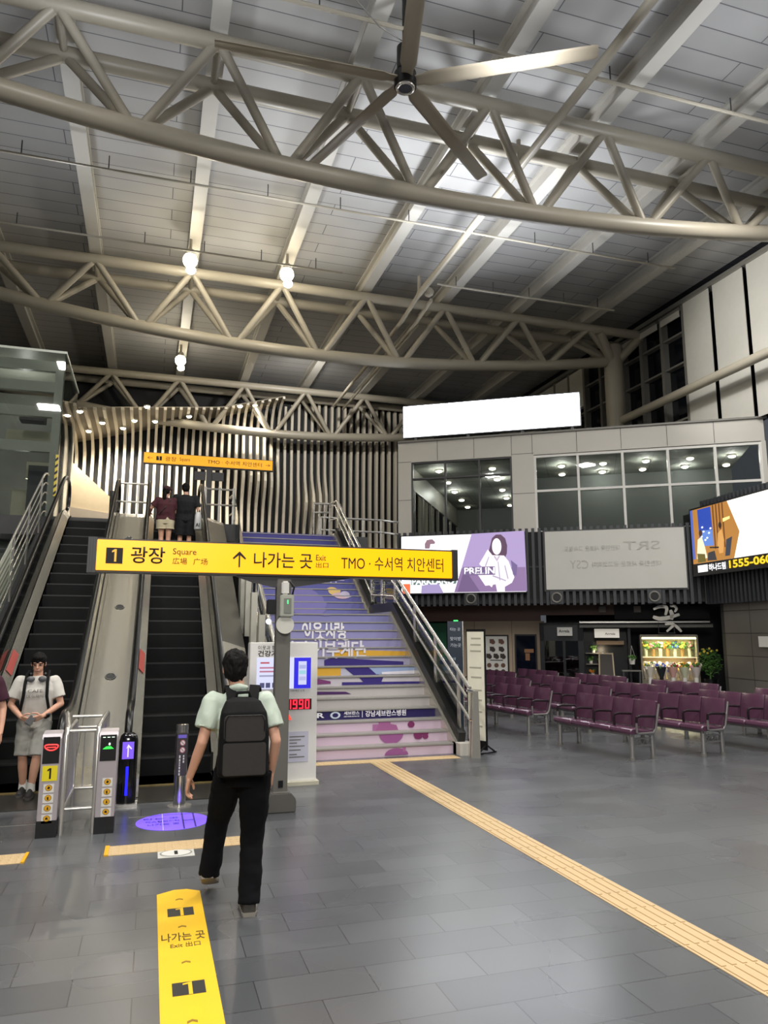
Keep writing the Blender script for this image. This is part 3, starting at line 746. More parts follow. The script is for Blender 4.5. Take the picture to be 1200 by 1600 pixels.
# counter area with a white sign box
cz = thing('shop_counter', 'dark open shop counter under a white sign box, middle of the flower shop', 'counter', FM @ Vector((1.7, 1.1, 0)), FA)
mb = MB(); mb.box((-0.65, 0.9, 0), (0.8, 1.0, 2.2)).box((0.72, 0, 0), (0.8, 1.0, 2.2)).box((-0.65, 0, 2.1), (0.8, 1.0, 2.2)); mb.build('frame', mat('kiosk_black', '#0f1218', 0.35), cz)
for z in (0.45, 0.85, 1.2): MB().box((-0.6, 0.4, z), (0.1, 0.9, z + 0.03)).build('shelf', M_MGREY, cz)
MB().box((-0.6, 0.2, 0), (0.7, 0.8, 0.4)).build('base', M_DGREY, cz)
MB().box((-0.25, 0.25, 1.5), (0.6, 0.85, 1.62)).build('hood', mat('hood_wood', '#a98d6d', 0.4), cz)
sb = MB().box((-0.3, -0.05, 1.72), (0.46, 0.12, 2.0)).build('sign_box', mat('lit_sign_white', '#e9e6df', 0.4, emit='#fff6e6', es=0.35), cz)
text('Angela', 'lettering', (0.02, 1.79, 0.34, 1.88), plane((0, -0.053, 0), (1, 0, 0), (0, 0, 1)), M_MGREY, sb, 0.02)
light('counter_light', 'POINT', FM @ Vector((1.6, 1.45, 1.3)), 8, (1, 0.82, 0.55), 0.06)
def flowers(t, n, rad, cols, seed, h0, hr):
    random.seed(seed)
    mb = [MB() for _ in cols]
    for i in range(n):
        a = random.uniform(0, 2 * PI); r = rad * math.sqrt(random.random()); z = h0 + random.uniform(0, hr)
        mb[i % len(cols)].ball((r * math.cos(a), r * math.sin(a), z), random.uniform(0.025, 0.05), n=7, m=4)
    for m_, c in zip(mb, cols): m_.build('blossom', c, t, True)
F_PINK = mat('flower_pink', '#d98a9a', 0.6); F_RED = mat('flower_red', '#b83a3a', 0.6); F_ORG = mat('flower_orange', '#e0913a', 0.6); F_YEL = mat('flower_yellow', '#e6cf52', 0.6); F_WHT = mat('flower_white', '#eee7d8', 0.6); F_LEAF = mat('leaf_green', '#4f7a35', 0.5, var=0.3, scale=9); F_BLUE = mat('flower_blue', '#4a6ad0', 0.6)
for i, (x, z, c, lab) in enumerate([(1.25, 0.88, F_LEAF, 'small green plant on the counter shelf left of the standing board'), (1.55, 0.88, F_YEL, 'yellow flower pot on the counter shelf beside the standing board'), (1.35, 1.23, F_LEAF, 'leafy plant on the top counter shelf under the white sign box'), (1.3, 0.48, F_ORG, 'orange flower pot on the lowest counter shelf')]):
    t = thing('potted_plant', lab, 'plant', FM @ Vector((x, 1.75, z)), FA, 'plants on the counter shelves')
    MB().cyl((0, 0, 0), (0, 0, 0.1), 0.05, 10, 0.065).build('pot', M_WHITE, t, True)
    flowers(t, 16, 0.09, [F_LEAF, c], 20 + i, 0.1, 0.12)
eb = thing('standing_board', 'dark standing board with a pale wooden frame leaning in front of the shop counter', 'board', FM @ Vector((1.72, 0.85, 0)), FA)
MB().prism([(-0.23, 0.02, 0.1), (0.23, 0.02, 0.1), (0.2, 0.22, 1.22), (-0.2, 0.22, 1.22)], (0, 0.03, 0)).build('panel', mat('chalkboard', '#3a332e', 0.6), eb)
mb = MB()
for s in (-1, 1): mb.bar((s * 0.24, 0.0, 0), (s * 0.2, 0.22, 1.24), 0.04, 0.03); mb.bar((s * 0.24, 0.5, 0), (s * 0.2, 0.24, 1.1), 0.03, 0.03)
mb.bar((-0.21, 0.21, 1.22), (0.21, 0.21, 1.22), 0.03, 0.04); mb.bar((-0.24, 0.02, 0.1), (0.24, 0.02, 0.1), 0.03, 0.04)
mb.build('frame', mat('pale_wood', '#b9a98e', 0.5), eb)
# slender stand with hanging pot
hs = thing('hanging_planter', 'white hanging flower pot on strings beside the lit flower case', 'planter', FM @ Vector((2.5, 0.9, 0)), FA)
MB().tube([(0, 0.2, 0), (0, 0.2, 1.45), (0, 0.1, 1.52), (0, 0, 1.48)], 0.012, 6).build('hook_stand', M_BLACK, hs)
mb = MB()
for k in range(3):
    a = 2 * PI * k / 3; mb.cyl((0, 0, 1.48), (0.1 * math.cos(a), 0.1 * math.sin(a), 1.08), 0.005, 5)
mb.build('string', M_WHITE, hs)
MB().cyl((0, 0, 0.9), (0, 0, 1.08), 0.075, 12, 0.1).build('pot', M_WHITE, hs, True)
flowers(hs, 14, 0.13, [F_LEAF], 5, 1.06, 0.1)
st = thing('plant_table', 'small dark plant table under the hanging white pot', 'table', FM @ Vector((2.45, 0.7, 0)), FA)
MB().box((-0.28, -0.2, 0.7), (0.28, 0.2, 0.73)).build('top', M_MGREY, st)
for sx in (-1, 1):
    for sy in (-1, 1): MB().box((sx * 0.24 - 0.02, sy * 0.16 - 0.02, 0), (sx * 0.24 + 0.02, sy * 0.16 + 0.02, 0.7)).build('leg', M_DGREY, st)
# lit flower case
fc = thing('flower_case', 'brightly lit glass flower case with a warm glow, right part of the flower shop', 'display case', FM @ Vector((3.6, 0.75, 0)), FA)
mb = MB()
mb.box((-0.82, 0, 0), (0.82, 0.8, 0.45)).box((-0.82, 0.74, 0.45), (0.82, 0.8, 1.8)).box((-0.82, 0, 1.74), (0.82, 0.8, 1.82))
mb.box((-0.84, 0, 0), (-0.79, 0.8, 1.8)).box((0.79, 0, 0), (0.84, 0.8, 1.8))
mb.build('cabinet', mat('case_body', '#8d8577', 0.4), fc)
MB().box((-0.8, 0.72, 0.45), (0.8, 0.735, 1.74)).build('back_panel', mat('case_back', '#d8c9a0', 0.6), fc)
MB().box((-0.78, 0.3, 1.1), (0.78, 0.72, 1.13)).build('shelf', M_WHITE, fc)
MB().box((-0.78, 0.03, 1.68), (0.78, 0.09, 1.735)).build('light_tube', emat('warm_tube', '#fff0b8', 9.0), fc)
MB().box((-0.8, 0.01, 1.14), (0.8, 0.018, 1.74)).build('glass', M_GLASS, fc)
light('case_light', 'AREA', FM @ Vector((3.6, 1.0, 1.66)), 26, (1, 0.86, 0.55), 1.3, (0, 0, FA), sy=0.25)
light('case_light', 'AREA', FM @ Vector((3.6, 0.95, 1.05)), 9, (1, 0.86, 0.6), 1.3, (0, 0, FA), sy=0.2)
kinds = [(F_YEL, 'yellow'), (F_PINK, 'pink'), (F_WHT, 'white'), (F_ORG, 'orange'), (F_BLUE, 'blue')]
for i in range(7):
    c, nm = kinds[i % 5]
    t = thing('bouquet', '%s flower bunch on the flower case upper shelf, number %s from its left' % (nm, ['one', 'two', 'three', 'four', 'five', 'six', 'seven'][i]), 'bouquet', FM @ Vector((2.95 + 0.215 * i, 1.28, 1.13)), FA, 'bunches in the lit flower case')
    MB().cyl((0, 0, 0), (0, 0, 0.26), 0.045, 10, 0.06).build('vase', mat('vase_%d' % (i % 2), ['#d8d3c4', '#b98d5a'][i % 2], 0.3), t, True)
    flowers(t, 22, 0.11, [F_LEAF, c], 40 + i, 0.26, 0.2)
for i in range(5):
    c, nm = [(F_WHT, 'white'), (F_BLUE, 'blue'), (F_RED, 'red and pink'), (F_ORG, 'orange and yellow'), (F_PINK, 'pale pink')][i]
    t = thing('bouquet', 'wrapped %s bouquet in a tall holder before the flower case' % nm, 'bouquet', FM @ Vector((2.98 + 0.33 * i, 0.55, 0)), FA, 'wrapped bouquets in front of the flower case')
    MB().cyl((0, 0, 0), (0, 0, 0.55), 0.06, 12, 0.06).build('holder', M_WHITE if i != 1 else M_BLACK, t, True)
    MB().cyl((0, 0, 0.5), (0, 0, 0.85), 0.05, 9, 0.17).build('wrapping', mat('wrap_%d' % i, ['#d8d0c2', '#1f232c', '#cfa39a', '#c9ccb0', '#d6c9c4'][i], 0.5), t, True)
    flowers(t, 26, 0.15, [c, F_WHT if i != 3 else F_YEL, F_LEAF], 60 + i, 0.8, 0.16)
for i in range(9):
    t = thing('bouquet', 'loose flower bunch lying in the front tray of the lit flower case', 'bouquet', FM @ Vector((2.9 + 0.17 * i, 0.98, 0.5)), FA, 'bunches in the front tray of the flower case')
    flowers(t, 18, 0.13, [kinds[i % 5][0], F_WHT], 80 + i, 0.2, 0.25)
    MB().cyl((0, 0, -0.05), (0, 0, 0.25), 0.05, 8, 0.11).build('wrapping', M_WHITE, t, True)
pl = thing('potted_bush', 'green leafy potted bush at the right end of the flower shop', 'plant', FM @ Vector((4.72, 0.75, 0)), FA)
MB().cyl((0, 0, 0), (0, 0, 0.5), 0.16, 14, 0.22).build('pot', M_BLACK, pl, True)
MB().cyl((0, 0, 0.5), (0, 0, 0.95), 0.025, 7).build('stem', F_LEAF, pl)
mb = MB(); random.seed(11)
for i in range(380):
    v = Vector((random.gauss(0, 1), random.gauss(0, 1), random.gauss(0, 1))); v.normalize(); v *= random.random() ** 0.4
    c = Vector((v.x * 0.36, v.y * 0.3, 1.0 + v.z * 0.42))
    a = Vector((random.uniform(-1, 1), random.uniform(-1, 1), random.uniform(-0.6, 0.8))).normalized() * 0.055
    b = a.orthogonal().normalized() * 0.024
    mb.prism([c - a, c + b, c + a, c - b], a.cross(b).normalized() * 0.003)
mb.build('foliage', F_LEAF, pl)
flowers(pl, 9, 0.25, [F_YEL], 91, 1.2, 0.2)
# sign rail and the big flower sign
rl = thing('sign_rail', 'long thin steel rail running over the flower shop behind the big letter sign', 'rail', FM @ Vector((0, 0.7, 2.2)), FA)
MB().box((0.95, -0.04, -0.02), (4.8, 0.04, 0.03)).build('rail', M_STAIN, rl)
MB().box((0.95, 0.1, -0.16), (4.9, 0.16, -0.06)).build('beam', M_MGREY, rl)
ks = thing('letter_sign', 'big steel hand-lettered shop sign over the flower case', 'sign', FM @ Vector((3.55, 0.55, 0)), FA)
Pk = plane((0, 0, 0), (1, 0, 0), (0, 0, 1))
def stroke(pts, w, par):
    mb = MB(); rr = []
    pts = [Vector((x, 0, z)) for x, z in pts]; N = len(pts)
    # densify
    P = []
    for i in range(N - 1):
        for k in range(5): P.append(pts[i].lerp(pts[i + 1], k / 5))
    P.append(pts[-1]); 
    for _ in range(2): P = [P[0]] + [(P[i - 1] + P[i] * 2 + P[i + 1]) / 4 for i in range(1, len(P) - 1)] + [P[-1]]
    L = len(P); a = []; b = []
    for i, p in enumerate(P):
        d = (P[min(i + 1, L - 1)] - P[max(i - 1, 0)]).normalized(); nrm = Vector((-d.z, 0, d.x))
        ww = w * (0.55 + 0.6 * math.sin(PI * (0.15 + 0.75 * i / (L - 1))))
        a.append(p + nrm * ww / 2); b.append(p - nrm * ww / 2)
    mb.prism(a + b[::-1], (0, 0.05, 0))
    mb.build('stroke', M_BRUSH, par)
KX = lambda px: (px - 470) / 610 * 1.62 ; KZ = lambda py: 2.72 - (py - 110) / 300 * 0.82
for pts, w in (([(335, 155), (400, 125), (480, 130), (480, 170), (460, 225)], 0.085), ([(515, 122), (570, 120), (590, 150), (565, 190)], 0.07), ([(325, 240), (390, 265), (480, 255), (615, 215)], 0.11), ([(520, 165), (535, 215), (525, 275)], 0.1), ([(450, 325), (540, 315), (545, 335), (465, 405)], 0.075), ([(545, 325), (590, 365), (625, 408)], 0.075)):
    stroke([(KX(a), KZ(b)) for a, b in pts], w, ks)
MB().box((-0.25, 0.05, 1.85), (0.25, 0.08, 1.88)).box((-0.25, 0.05, 1.88), (-0.23, 0.08, 2.2)).box((0.2, 0.05, 1.88), (0.22, 0.16, 2.2)).build('bracket', M_BLACK, ks)
for i, x in enumerate((1.68, 2.75)):
    t = tag(MB().box((-0.11, -0.04, -0.1), (0.11, 0.04, 0.1)).build('wall_box', mat('small_box', '#8b8279', 0.5), None, bevel=0.01), ['small grey box on the brown band above the counter sign', 'small grey box on the black panel left of the big letter sign'][i], 'box', 'small boxes above the shop')
    t.location = FM @ Vector((x, 1.2, 2.62)); t.rotation_euler[2] = FA
ws = tag(MB().box((1.95, -0.02, 1.5), (3.0, 0.02, 1.78)).build('wall_notice', M_STICK), 'small white notice on the dark stone wall at the right edge', 'notice')
ws.location = CO + Vector((0.1, 0, 0)); ws.rotation_euler[2] = RA

# ------------------------------------------------------------------ seats
def bench():
    t = thing('waiting_bench', 'x', 'bench', (0, 0, 0), 0, 'maroon four-seat benches in the waiting area')
    L = 1.84; w = L / 4
    for i in range(4):
        x = -L / 2 + w * (i + 0.5)
        mb = MB(); rings = []
        for k, xx in enumerate((-w / 2 + 0.006, -w / 2 + 0.02, w / 2 - 0.02, w / 2 - 0.006)):
            s = 0.012 if k in (0, 3) else 0
            pr = [(-0.27 + s, 0.375), (-0.285 + s, 0.41), (-0.27 + s, 0.445 - s), (-0.22, 0.462 - s), (0.0, 0.43 - s), (0.17, 0.425 - s), (0.2, 0.40), (0.17, 0.375 + s), (0, 0.375 + s)]
            rings.append([Vector((x + xx, y, z)) for y, z in pr])
        mb.loft(rings).build('seat', M_VINYL, t, True)
        mb = MB(); rings = []
        for k, xx in enumerate((-w / 2 + 0.006, -w / 2 + 0.02, w / 2 - 0.02, w / 2 - 0.006)):
            s = 0.01 if k in (0, 3) else 0
            pr = [(0.16 + s, 0.44), (0.185 + s, 0.60), (0.235 + s, 0.82 - s), (0.25, 0.845 - s), (0.29 - s, 0.835 - s), (0.245 - s, 0.60), (0.215 - s, 0.44)]
            rings.append([Vector((x + xx, y, z)) for y, z in pr])
        mb.loft(rings).build('backrest', M_VINYL, t, True)
    for i in range(1, 5):
        x = -L / 2 + w * i - (0.0 if i < 4 else 0.02)
        if i == 4: continue
        MB().tube([(x, 0.17, 0.62), (x, -0.08, 0.635), (x, -0.16, 0.62), (x, -0.175, 0.58), (x, -0.17, 0.45)], 0.019, 8).build('armrest', M_ARM, t, True)
    for s in (-1, 1):
        xx = s * (L / 2 + 0.015)
        MB().tube([(xx, -0.17, 0.54), (xx, -0.17, 0.40), (xx, -0.13, 0.385), (xx, 0.15, 0.385), (xx, 0.2, 0.44), (xx, 0.29, 0.8)], 0.016, 8).build('side_frame', M_ALU, t, True)
        MB().tube([(xx, 0.2, 0.62), (xx, -0.08, 0.635), (xx, -0.16, 0.62), (xx, -0.172, 0.54)], 0.02, 8).build('armrest', M_ARM, t, True)
        xl = s * 0.85
        for y in (-0.2, 0.2):
            lg = MB().tube([(xl, y, 0.03), (xl, y * 0.97, 0.37 if y < 0 else 0.44)], [0.036, 0.04], 12).build('leg', M_ALU, t, True)
            MB().cyl((xl, y, 0.0), (xl, y, 0.035), 0.042, 12).build('foot', M_MGREY, lg, True)
        mb = MB(); mb.bar((xl, -0.19, 0.3), (xl, 0.19, 0.3), 0.02, 0.022).bar((xl, -0.19, 0.2), (xl, 0.19, 0.2), 0.02, 0.022)
        for k in range(6):
            a = -0.17 + 0.34 * k / 6; b = -0.17 + 0.34 * (k + 1) / 6
            mb.bar((xl, a, 0.2 if k % 2 else 0.3), (xl, b, 0.3 if k % 2 else 0.2), 0.012, 0.012)
        mb.build('brace', M_ALU, t)
    mb = MB(); mb.bar((-0.9, -0.2, 0.36), (0.9, -0.2, 0.36), 0.05, 0.04).bar((-0.9, 0.12, 0.36), (0.9, 0.12, 0.36), 0.05, 0.04)
    mb.build('rail', M_ALU, t)
    return t
b0 = bench()
RN = ['nearest row', 'second row', 'third row', 'farthest row']
CN = ['first bench from the stairs', 'second bench from the stairs', 'third bench from the stairs', 'fourth bench from the stairs']
first = True
for r_ in range(4):
    for c_ in range(4):
        if r_ == 3 and c_ < 2: continue
        loc = (7.0 + 1.28 * c_ - 0.2 * r_, 10.6 + 2.8 * r_, 0); rz = R(-82.9)
        lab = 'maroon vinyl four-seat waiting bench, %s, %s' % (CN[c_], RN[r_])
        if first:
            b0.location = loc; b0.rotation_euler = (0, 0, rz); b0['label'] = lab; first = False
        else: dup(b0, loc, rz, lab)

# ------------------------------------------------------------------ staircase with printed risers
def riser_pos(i): return 11.12 + 0.256 * i if i < 14 else 16.05 + 0.256 * (i - 14)
SXL, SXR = 1.95, 4.62
stair = thing('staircase', 'wide two-flight staircase with purple and pink printed risers', 'stairs', (0, 0, 0))
RC = ['#d3bccb', '#d0b9ca', '#cfb8ca', '#2a2358', '#b2adab', '#b9b4b3', '#c6c0c8', '#c2bad0', '#b3a7c8', '#a699c4', '#9c90c2', '#9288be', '#8a82bb', '#837bb6',
      '#7770b0', '#736cae', '#6d67ac', '#6863a9', '#645fa7', '#605ba4', '#5c57a2', '#5954a0', '#55509d', '#524d9a', '#504a98', '#4e4896', '#4b4593', '#483f90']
M_TREAD = mat('stair_tread', '#8c8986', 0.55, var=0.08)
M_NOSE = mat('stair_nosing', '#a8a5a0', 0.4, 0.3)
def grey_mix(h, f=0.16):
    c = [int(h[i:i + 2], 16) for i in (1, 3, 5)]; g = sum(c) / 3 + 3
    return '#%02x%02x%02x' % tuple(int(v * (1 - f) + g * f - (6 if k == 0 else 0)) for k, v in enumerate(c))
RC = [c if i < 7 else grey_mix(c, 0.16 if i < 14 else 0.05) for i, c in enumerate(RC)]  # print colours; upper flight mixed darker, painting in its weaker light
for i in range(28):
    y = riser_pos(i); z = 0.16 * i
    MB().box((SXL, y, z), (SXR, y + 0.02, z + 0.15)).build('riser', mat('riser_' + RC[i], RC[i], 0.4, var=0.03), stair)
    d = 1.62 if i == 13 else 0.27
    if i < 27:
        MB().box((SXL, y - 0.012, z + 0.135), (SXR, y + d, z + 0.16)).build('tread' if i != 13 else 'landing', [M_TREAD], stair)
    MB().box((SXL, y - 0.016, z + 0.14), (SXR, y - 0.010, z + 0.158)).build('nosing', M_NOSE, stair)
for x0, x1 in ((SXL - 0.06, SXL), (SXR, SXR + 0.05)):
    mb = MB()
    mb.prism([(x0, 11.0, 0), (x0, 11.0, 0.15), (x0, 14.42, 2.29), (x0, 16.0, 2.29), (x0, 19.35, 4.54), (x0, 19.5, 4.54), (x0, 19.5, 4.0), (x0, 16.3, 1.9), (x0, 14.5, 1.9), (x0, 11.7, 0)], (x1 - x0, 0, 0))
    mb.build('stringer', M_BRUSH, stair)
mb = MB(); mb.prism([(SXR + 0.05, 11.05, 0.17), (SXR + 0.05, 14.42, 2.24), (SXR + 0.05, 16.0, 2.24), (SXR + 0.05, 19.4, 4.48), (SXR + 0.05, 19.4, 4.7), (SXR + 0.05, 15.95, 2.48), (SXR + 0.05, 14.37, 2.48), (SXR + 0.05, 11.0, 0.32)], (0.12, 0, 0))
mb.build('kerb', M_BLACK, stair)
MB().box((SXR, 10.85, 0), (SXR + 0.25, 11.15, 0.18)).build('kerb_foot', M_CLAD, stair)
def stair_print(bm, m, name, off=0.004):
    for k in range(1, 28):
        bmesh.ops.bisect_plane(bm, geom=bm.verts[:] + bm.edges[:] + bm.faces[:], plane_co=(0, 0.16 * k, 0), plane_no=(0, 1, 0))
    bmesh.ops.split_edges(bm, edges=bm.edges[:])
    for f in bm.faces:
        c = f.calc_center_median(); i = max(0, min(27, int(c.y / 0.16)))
        for v in f.verts:
            x, h = v.co.x, v.co.y
            h = min(h, 0.16 * i + 0.138)
            v.co = (x, riser_pos(i) - off, h)
    by = {}
    for f in bm.faces: by.setdefault(round(f.verts[0].co.y, 3), []).append([tuple(v.co) for v in f.verts])
    for fs_ in by.values():
        b2 = bmesh.new()
        for f in fs_: b2.faces.new([b2.verts.new(p) for p in f])
        bmesh.ops.remove_doubles(b2, verts=b2.verts[:], dist=1e-5)
        me = bpy.data.meshes.new(name); b2.to_mesh(me); b2.free(); me.materials.append(m)
        o = bpy.data.objects.new(name, me); COL.objects.link(o); o.parent = stair
    bm.free()
PRN = [0]
def sprint(pts, c, off=0.004):
    PRN[0] += 1; off = off + 0.0003 * PRN[0]
    bm = bmesh.new(); bm.faces.new([bm.verts.new((x, h, 0)) for x, h in pts]); bmesh.ops.triangulate(bm, faces=bm.faces[:])
    stair_print(bm, mat('print_' + c, c, 0.4, var=0.03), 'riser_print', off)
def stext(s, box, c='#e6e3ea', bold=0.02, off=0.0155):
    bm = text_bm(s, bold); xs = [v.co.x for v in bm.verts]; ys = [v.co.y for v in bm.verts]
    ax, bx, ay, by = min(xs), max(xs), min(ys), max(ys); x0, y0, x1, y1 = box
    for v in bm.verts: v.co = (x0 + (v.co.x - ax) / (bx - ax) * (x1 - x0), y0 + (v.co.y - ay) / (by - ay) * (y1 - y0), 0)
    stair_print(bm, mat('print_' + c, c, 0.4, var=0.03), 'riser_lettering', off)
stext('이웃사랑', (2.78, 1.72, 3.62, 2.08), '#e6e3ea', 0.03)
stext('건강기부계단', (2.3, 1.41, 3.88, 1.72), '#dfdbe6', 0.028)
stext('이웃과 함께하는', (2.4, 3.02, 4.42, 3.24), '#b9b4dc')
sprint([(3.2, 1.44), (4.62, 1.42), (4.62, 1.52), (3.3, 1.56)], '#d9a83e')
sprint([(3.0, 1.26), (4.5, 1.28), (4.5, 1.34), (3.15, 1.42), (3.0, 1.38)], '#3b2f7a')
sprint([(2.7, 1.12), (3.24, 1.12), (3.24, 1.27), (2.7, 1.27)], '#d9a83e')
sprint([(3.3, 1.27), (3.75, 1.27), (3.95, 1.12), (3.9, 0.98), (3.62, 0.98), (3.5, 1.1)], '#3b2f7a')
sprint([(3.75, 1.27), (4.62, 1.25), (4.62, 1.18), (3.9, 1.13)], '#9db0d6')
sprint([(3.2, 0.97), (4.62, 0.97), (4.62, 1.01), (3.2, 1.02)], '#3b2f7a')
sprint([(2.4, 0.98), (3.0, 1.0), (3.0, 1.04), (2.8, 1.08), (2.4, 1.08)], '#7a3d72')
sprint([(2.3, 0.84), (3.3, 0.84), (3.2, 0.88), (2.3, 0.9)], '#4b2a5e')
sprint([(4.0, 1.13), (4.62, 1.13), (4.62, 1.19), (4.0, 1.17)], '#e4e0ea', 0.006)
stext('SR', (2.5, 0.52, 2.72, 0.6), '#eae8f0', 0.03)
sprint(oval(2.9, 0.555, 0.085, 0.055, 16), '#c9d3e2', 0.006); sprint(oval(2.9, 0.555, 0.05, 0.034, 12), '#2a2358', 0.008); 
stext('세브란스', (3.04, 0.555, 3.3, 0.61), '#eae8f0', 0.02); stext('SEVERANCE', (3.04, 0.52, 3.3, 0.54), '#eae8f0', 0.01)
sprint(rect(3.345, 0.51, 3.355, 0.612), '#eae8f0', 0.006)
stext('강남세브란스병원', (3.4, 0.515, 4.1, 0.612), '#eae8f0', 0.02)
for p, c in (([(3.45, 0.32), (3.6, 0.32), (3.6, 0.42), (3.45, 0.42)], '#a86a9c'), ([(3.55, 0.42), (3.55, 0.455), (3.75, 0.455), (3.75, 0.42), (3.85, 0.40), (3.88, 0.32), (3.5, 0.32)], '#a0608f'),
             (oval(3.68, 0.31, 0.2, 0.16, 20, 180, 360), '#9a5a90'), (oval(4.1, 0.4, 0.06, 0.05, 14), '#7a2f5f'), ([(4.05, 0.25), (4.3, 0.27), (4.3, 0.31), (4.05, 0.31)], '#7a2f5f'), (oval(4.13, 0.24, 0.07, 0.04, 14), '#7a2f5f'), (oval(4.25, 0.24, 0.05, 0.04, 14), '#7a2f5f'),
             (oval(3.68, 0.02, 0.19, 0.1, 20, 0, 180), '#9a5a90'), ([(3.78, 0.06), (3.83, 0.06), (3.83, 0.14), (3.78, 0.14)], '#a86a9c')):
    sprint(p, c)
sprint(oval(4.05, 2.84, 0.15, 0.1, 16), '#e3c27a'); sprint(oval(4.18, 2.72, 0.2, 0.08, 16), '#d9b9c6', 0.006); sprint(oval(4.3, 2.75, 0.12, 0.08, 14), '#c9c2dc', 0.007)
sprint(oval(3.3, 2.55, 0.45, 0.35, 24), '#7f79b6')
# head of stairs: purple edge strip
struct(MB().box((1.95, 19.42, 4.40), (4.62, 19.6, 4.5)).build('trim_50', mat('purple_edge', '#4a438f', 0.4)))

def railing_run(name, x, lab, posts=True, x_side=1, glass=True):
    t = thing(name, lab, 'railing', (x, 0, 0))
    top = [(0, 10.69, 1.06), (0, 14.3, 3.42 - 0.28), (0, 15.9, 3.14 + 0.2), (0, 19.4, 5.5), (0, 20.2, 5.55)]
    top = [(0, 10.69, 1.02), (0, 14.45, 2.24 + 0.85), (0, 16.0, 2.24 + 0.95), (0, 19.4, 5.45), (0, 20.1, 5.5)]
    MB().tube(top, 0.032, 10).build('handrail', M_STAIN, t, True)
    MB().tube([(p[0] - 0.06 * x_side, p[1], p[2] - 0.12) for p in top], 0.022, 10).build('handrail', M_STAIN, t, True)
    MB().tube([(p[0], p[1], p[2] - 0.48) for p in top], 0.022, 10).build('midrail', M_STAIN, t, True)
    def base(y): return max(0, min(2.24, (y - 11.1) * 0.667)) if y < 15.9 else min(4.48, 2.24 + (y - 16.0) * 0.65)
    ys = [11.15, 12.15, 13.2, 14.4, 15.3, 16.1, 17.1, 18.1, 19.3]
    def topz(y):
        for (a, b) in zip(top, top[1:]):
            if a[1] <= y <= b[1]: return a[2] + (b[2] - a[2]) * (y - a[1]) / (b[1] - a[1])
        return top[-1][2]
    for y in ys:
        MB().box((0.0, y - 0.05, base(y) + 0.1), (0.02, y + 0.05, topz(y) - 0.03)).build('post', M_BRUSH, t)
    if glass:
        for a, b in zip(ys, ys[1:]):
            MB().prism([(0.03, a + 0.03, base(a) + 0.25), (0.03, b - 0.03, base(b - 0.05) + 0.25), (0.03, b - 0.03, topz(b) - 0.18), (0.03, a + 0.03, topz(a) - 0.18)], (0.012, 0, 0)).build('glass_panel', M_GLASS, t)
    return t
rr = railing_run('stair_railing', 4.73, 'stainless and glass railing along the right side of the printed stairs')
mb = MB(); mb.prism([(-0.02, 10.6, 0), (0.12, 10.6, 0), (0.1, 10.6, 0.98), (0.02, 10.6, 0.98)], (0, 0.045, 0)); mb.prism([(-0.02, 10.68, 0), (0.12, 10.68, 0), (0.1, 10.68, 0.98), (0.02, 10.68, 0.98)], (0, 0.045, 0))
mb.build('end_post', M_BRUSH, rr)
MB().cyl((-0.05, 10.69, 1.0), (0.08, 10.66, 0.96), 0.03, 10).build('end_bracket', M_CHROME, rr, True)
MB().cyl((0.0, 10.69, 0.55), (0.02, 10.66, 0.55), 0.025, 10).build('end_bracket', M_CHROME, rr, True)
rl_ = railing_run('stair_railing', 1.9, 'stainless railing along the left side of the printed stairs, next to the escalator', x_side=-1)
# white plates beside the left stair railing
for k, (y, z, h) in enumerate(((12.2, 1.3, 0.85), (12.9, 1.65, 0.9), (14.1, 2.3, 0.9), (14.6, 2.35, 0.85), (15.2, 2.4, 0.85))):
    o = MB().box((-0.05, -0.1, -0.5), (0.05, 0.1, h)).build('upright_plate', mat('pale_steel', '#b9b7ab', 0.4, 0.3), rl_)
    o.location = (-0.18 - 0.04 * (k % 2), y, z)
# landing balustrades at the top
t = thing('guard_railing', 'stainless guard railing with upright bars at the top right of the stairs', 'railing', (0, 0, 0))
for z in (5.5, 5.25): MB().tube([(4.7, 20.2, z), (4.25, 20.2, z - 0.02)], 0.03, 8).build('rail', M_STAIN, t, True)
mb = MB()
for x in (4.25, 4.4, 4.55, 4.7): mb.box((x - 0.015, 20.18, 4.48), (x + 0.015, 20.22, 5.48))
mb.build('bars', M_STAIN, t)
t = thing('guard_railing', 'stainless guard railing along the concourse edge between the stairs and the grey facade', 'railing', (0, 0, 0))
for z in (5.5, 5.1): MB().tube([(5.0, 22.7, z), (7.0, 22.7, z), (7.7, 23.0, z)], 0.035, 8).build('rail', M_STAIN, t, True)
for x in (5.0, 5.7, 6.4, 7.0): MB().box((x - 0.03, 22.68, 4.48), (x + 0.03, 22.72, 5.5)).build('post', M_STAIN, t)
t = thing('guard_railing', 'stainless guard railing on the upper concourse between the two escalators', 'railing', (0, 0, 0))
for z in (5.45, 5.0): MB().tube([(-0.95, 18.6, z), (-0.2, 18.6, z)], 0.025, 8).build('rail', M_STAIN, t, True)
for x in (-0.95, -0.7, -0.45, -0.2): MB().box((x - 0.02, 18.58, 4.48), (x + 0.02, 18.62, 5.45)).build('post', M_STAIN, t)
t = thing('guard_railing', 'stainless guard railing on the upper concourse right of the riding couple', 'railing', (0, 0, 0))
for z in (5.45, 5.05): MB().tube([(1.15, 18.7, z), (1.85, 18.7, z)], 0.025, 8).build('rail', M_STAIN, t, True)
for x in (1.15, 1.5, 1.85): MB().box((x - 0.03, 18.68, 4.48), (x + 0.03, 18.72, 5.5)).build('post', M_STAIN, t)
MB().prism([(1.85, 18.7, 5.4), (1.85, 18.7, 4.7), (1.85, 17.2, 3.6), (1.85, 17.2, 4.4)], (0.02, 0, 0)).build('glass_panel', M_GLASS, t)
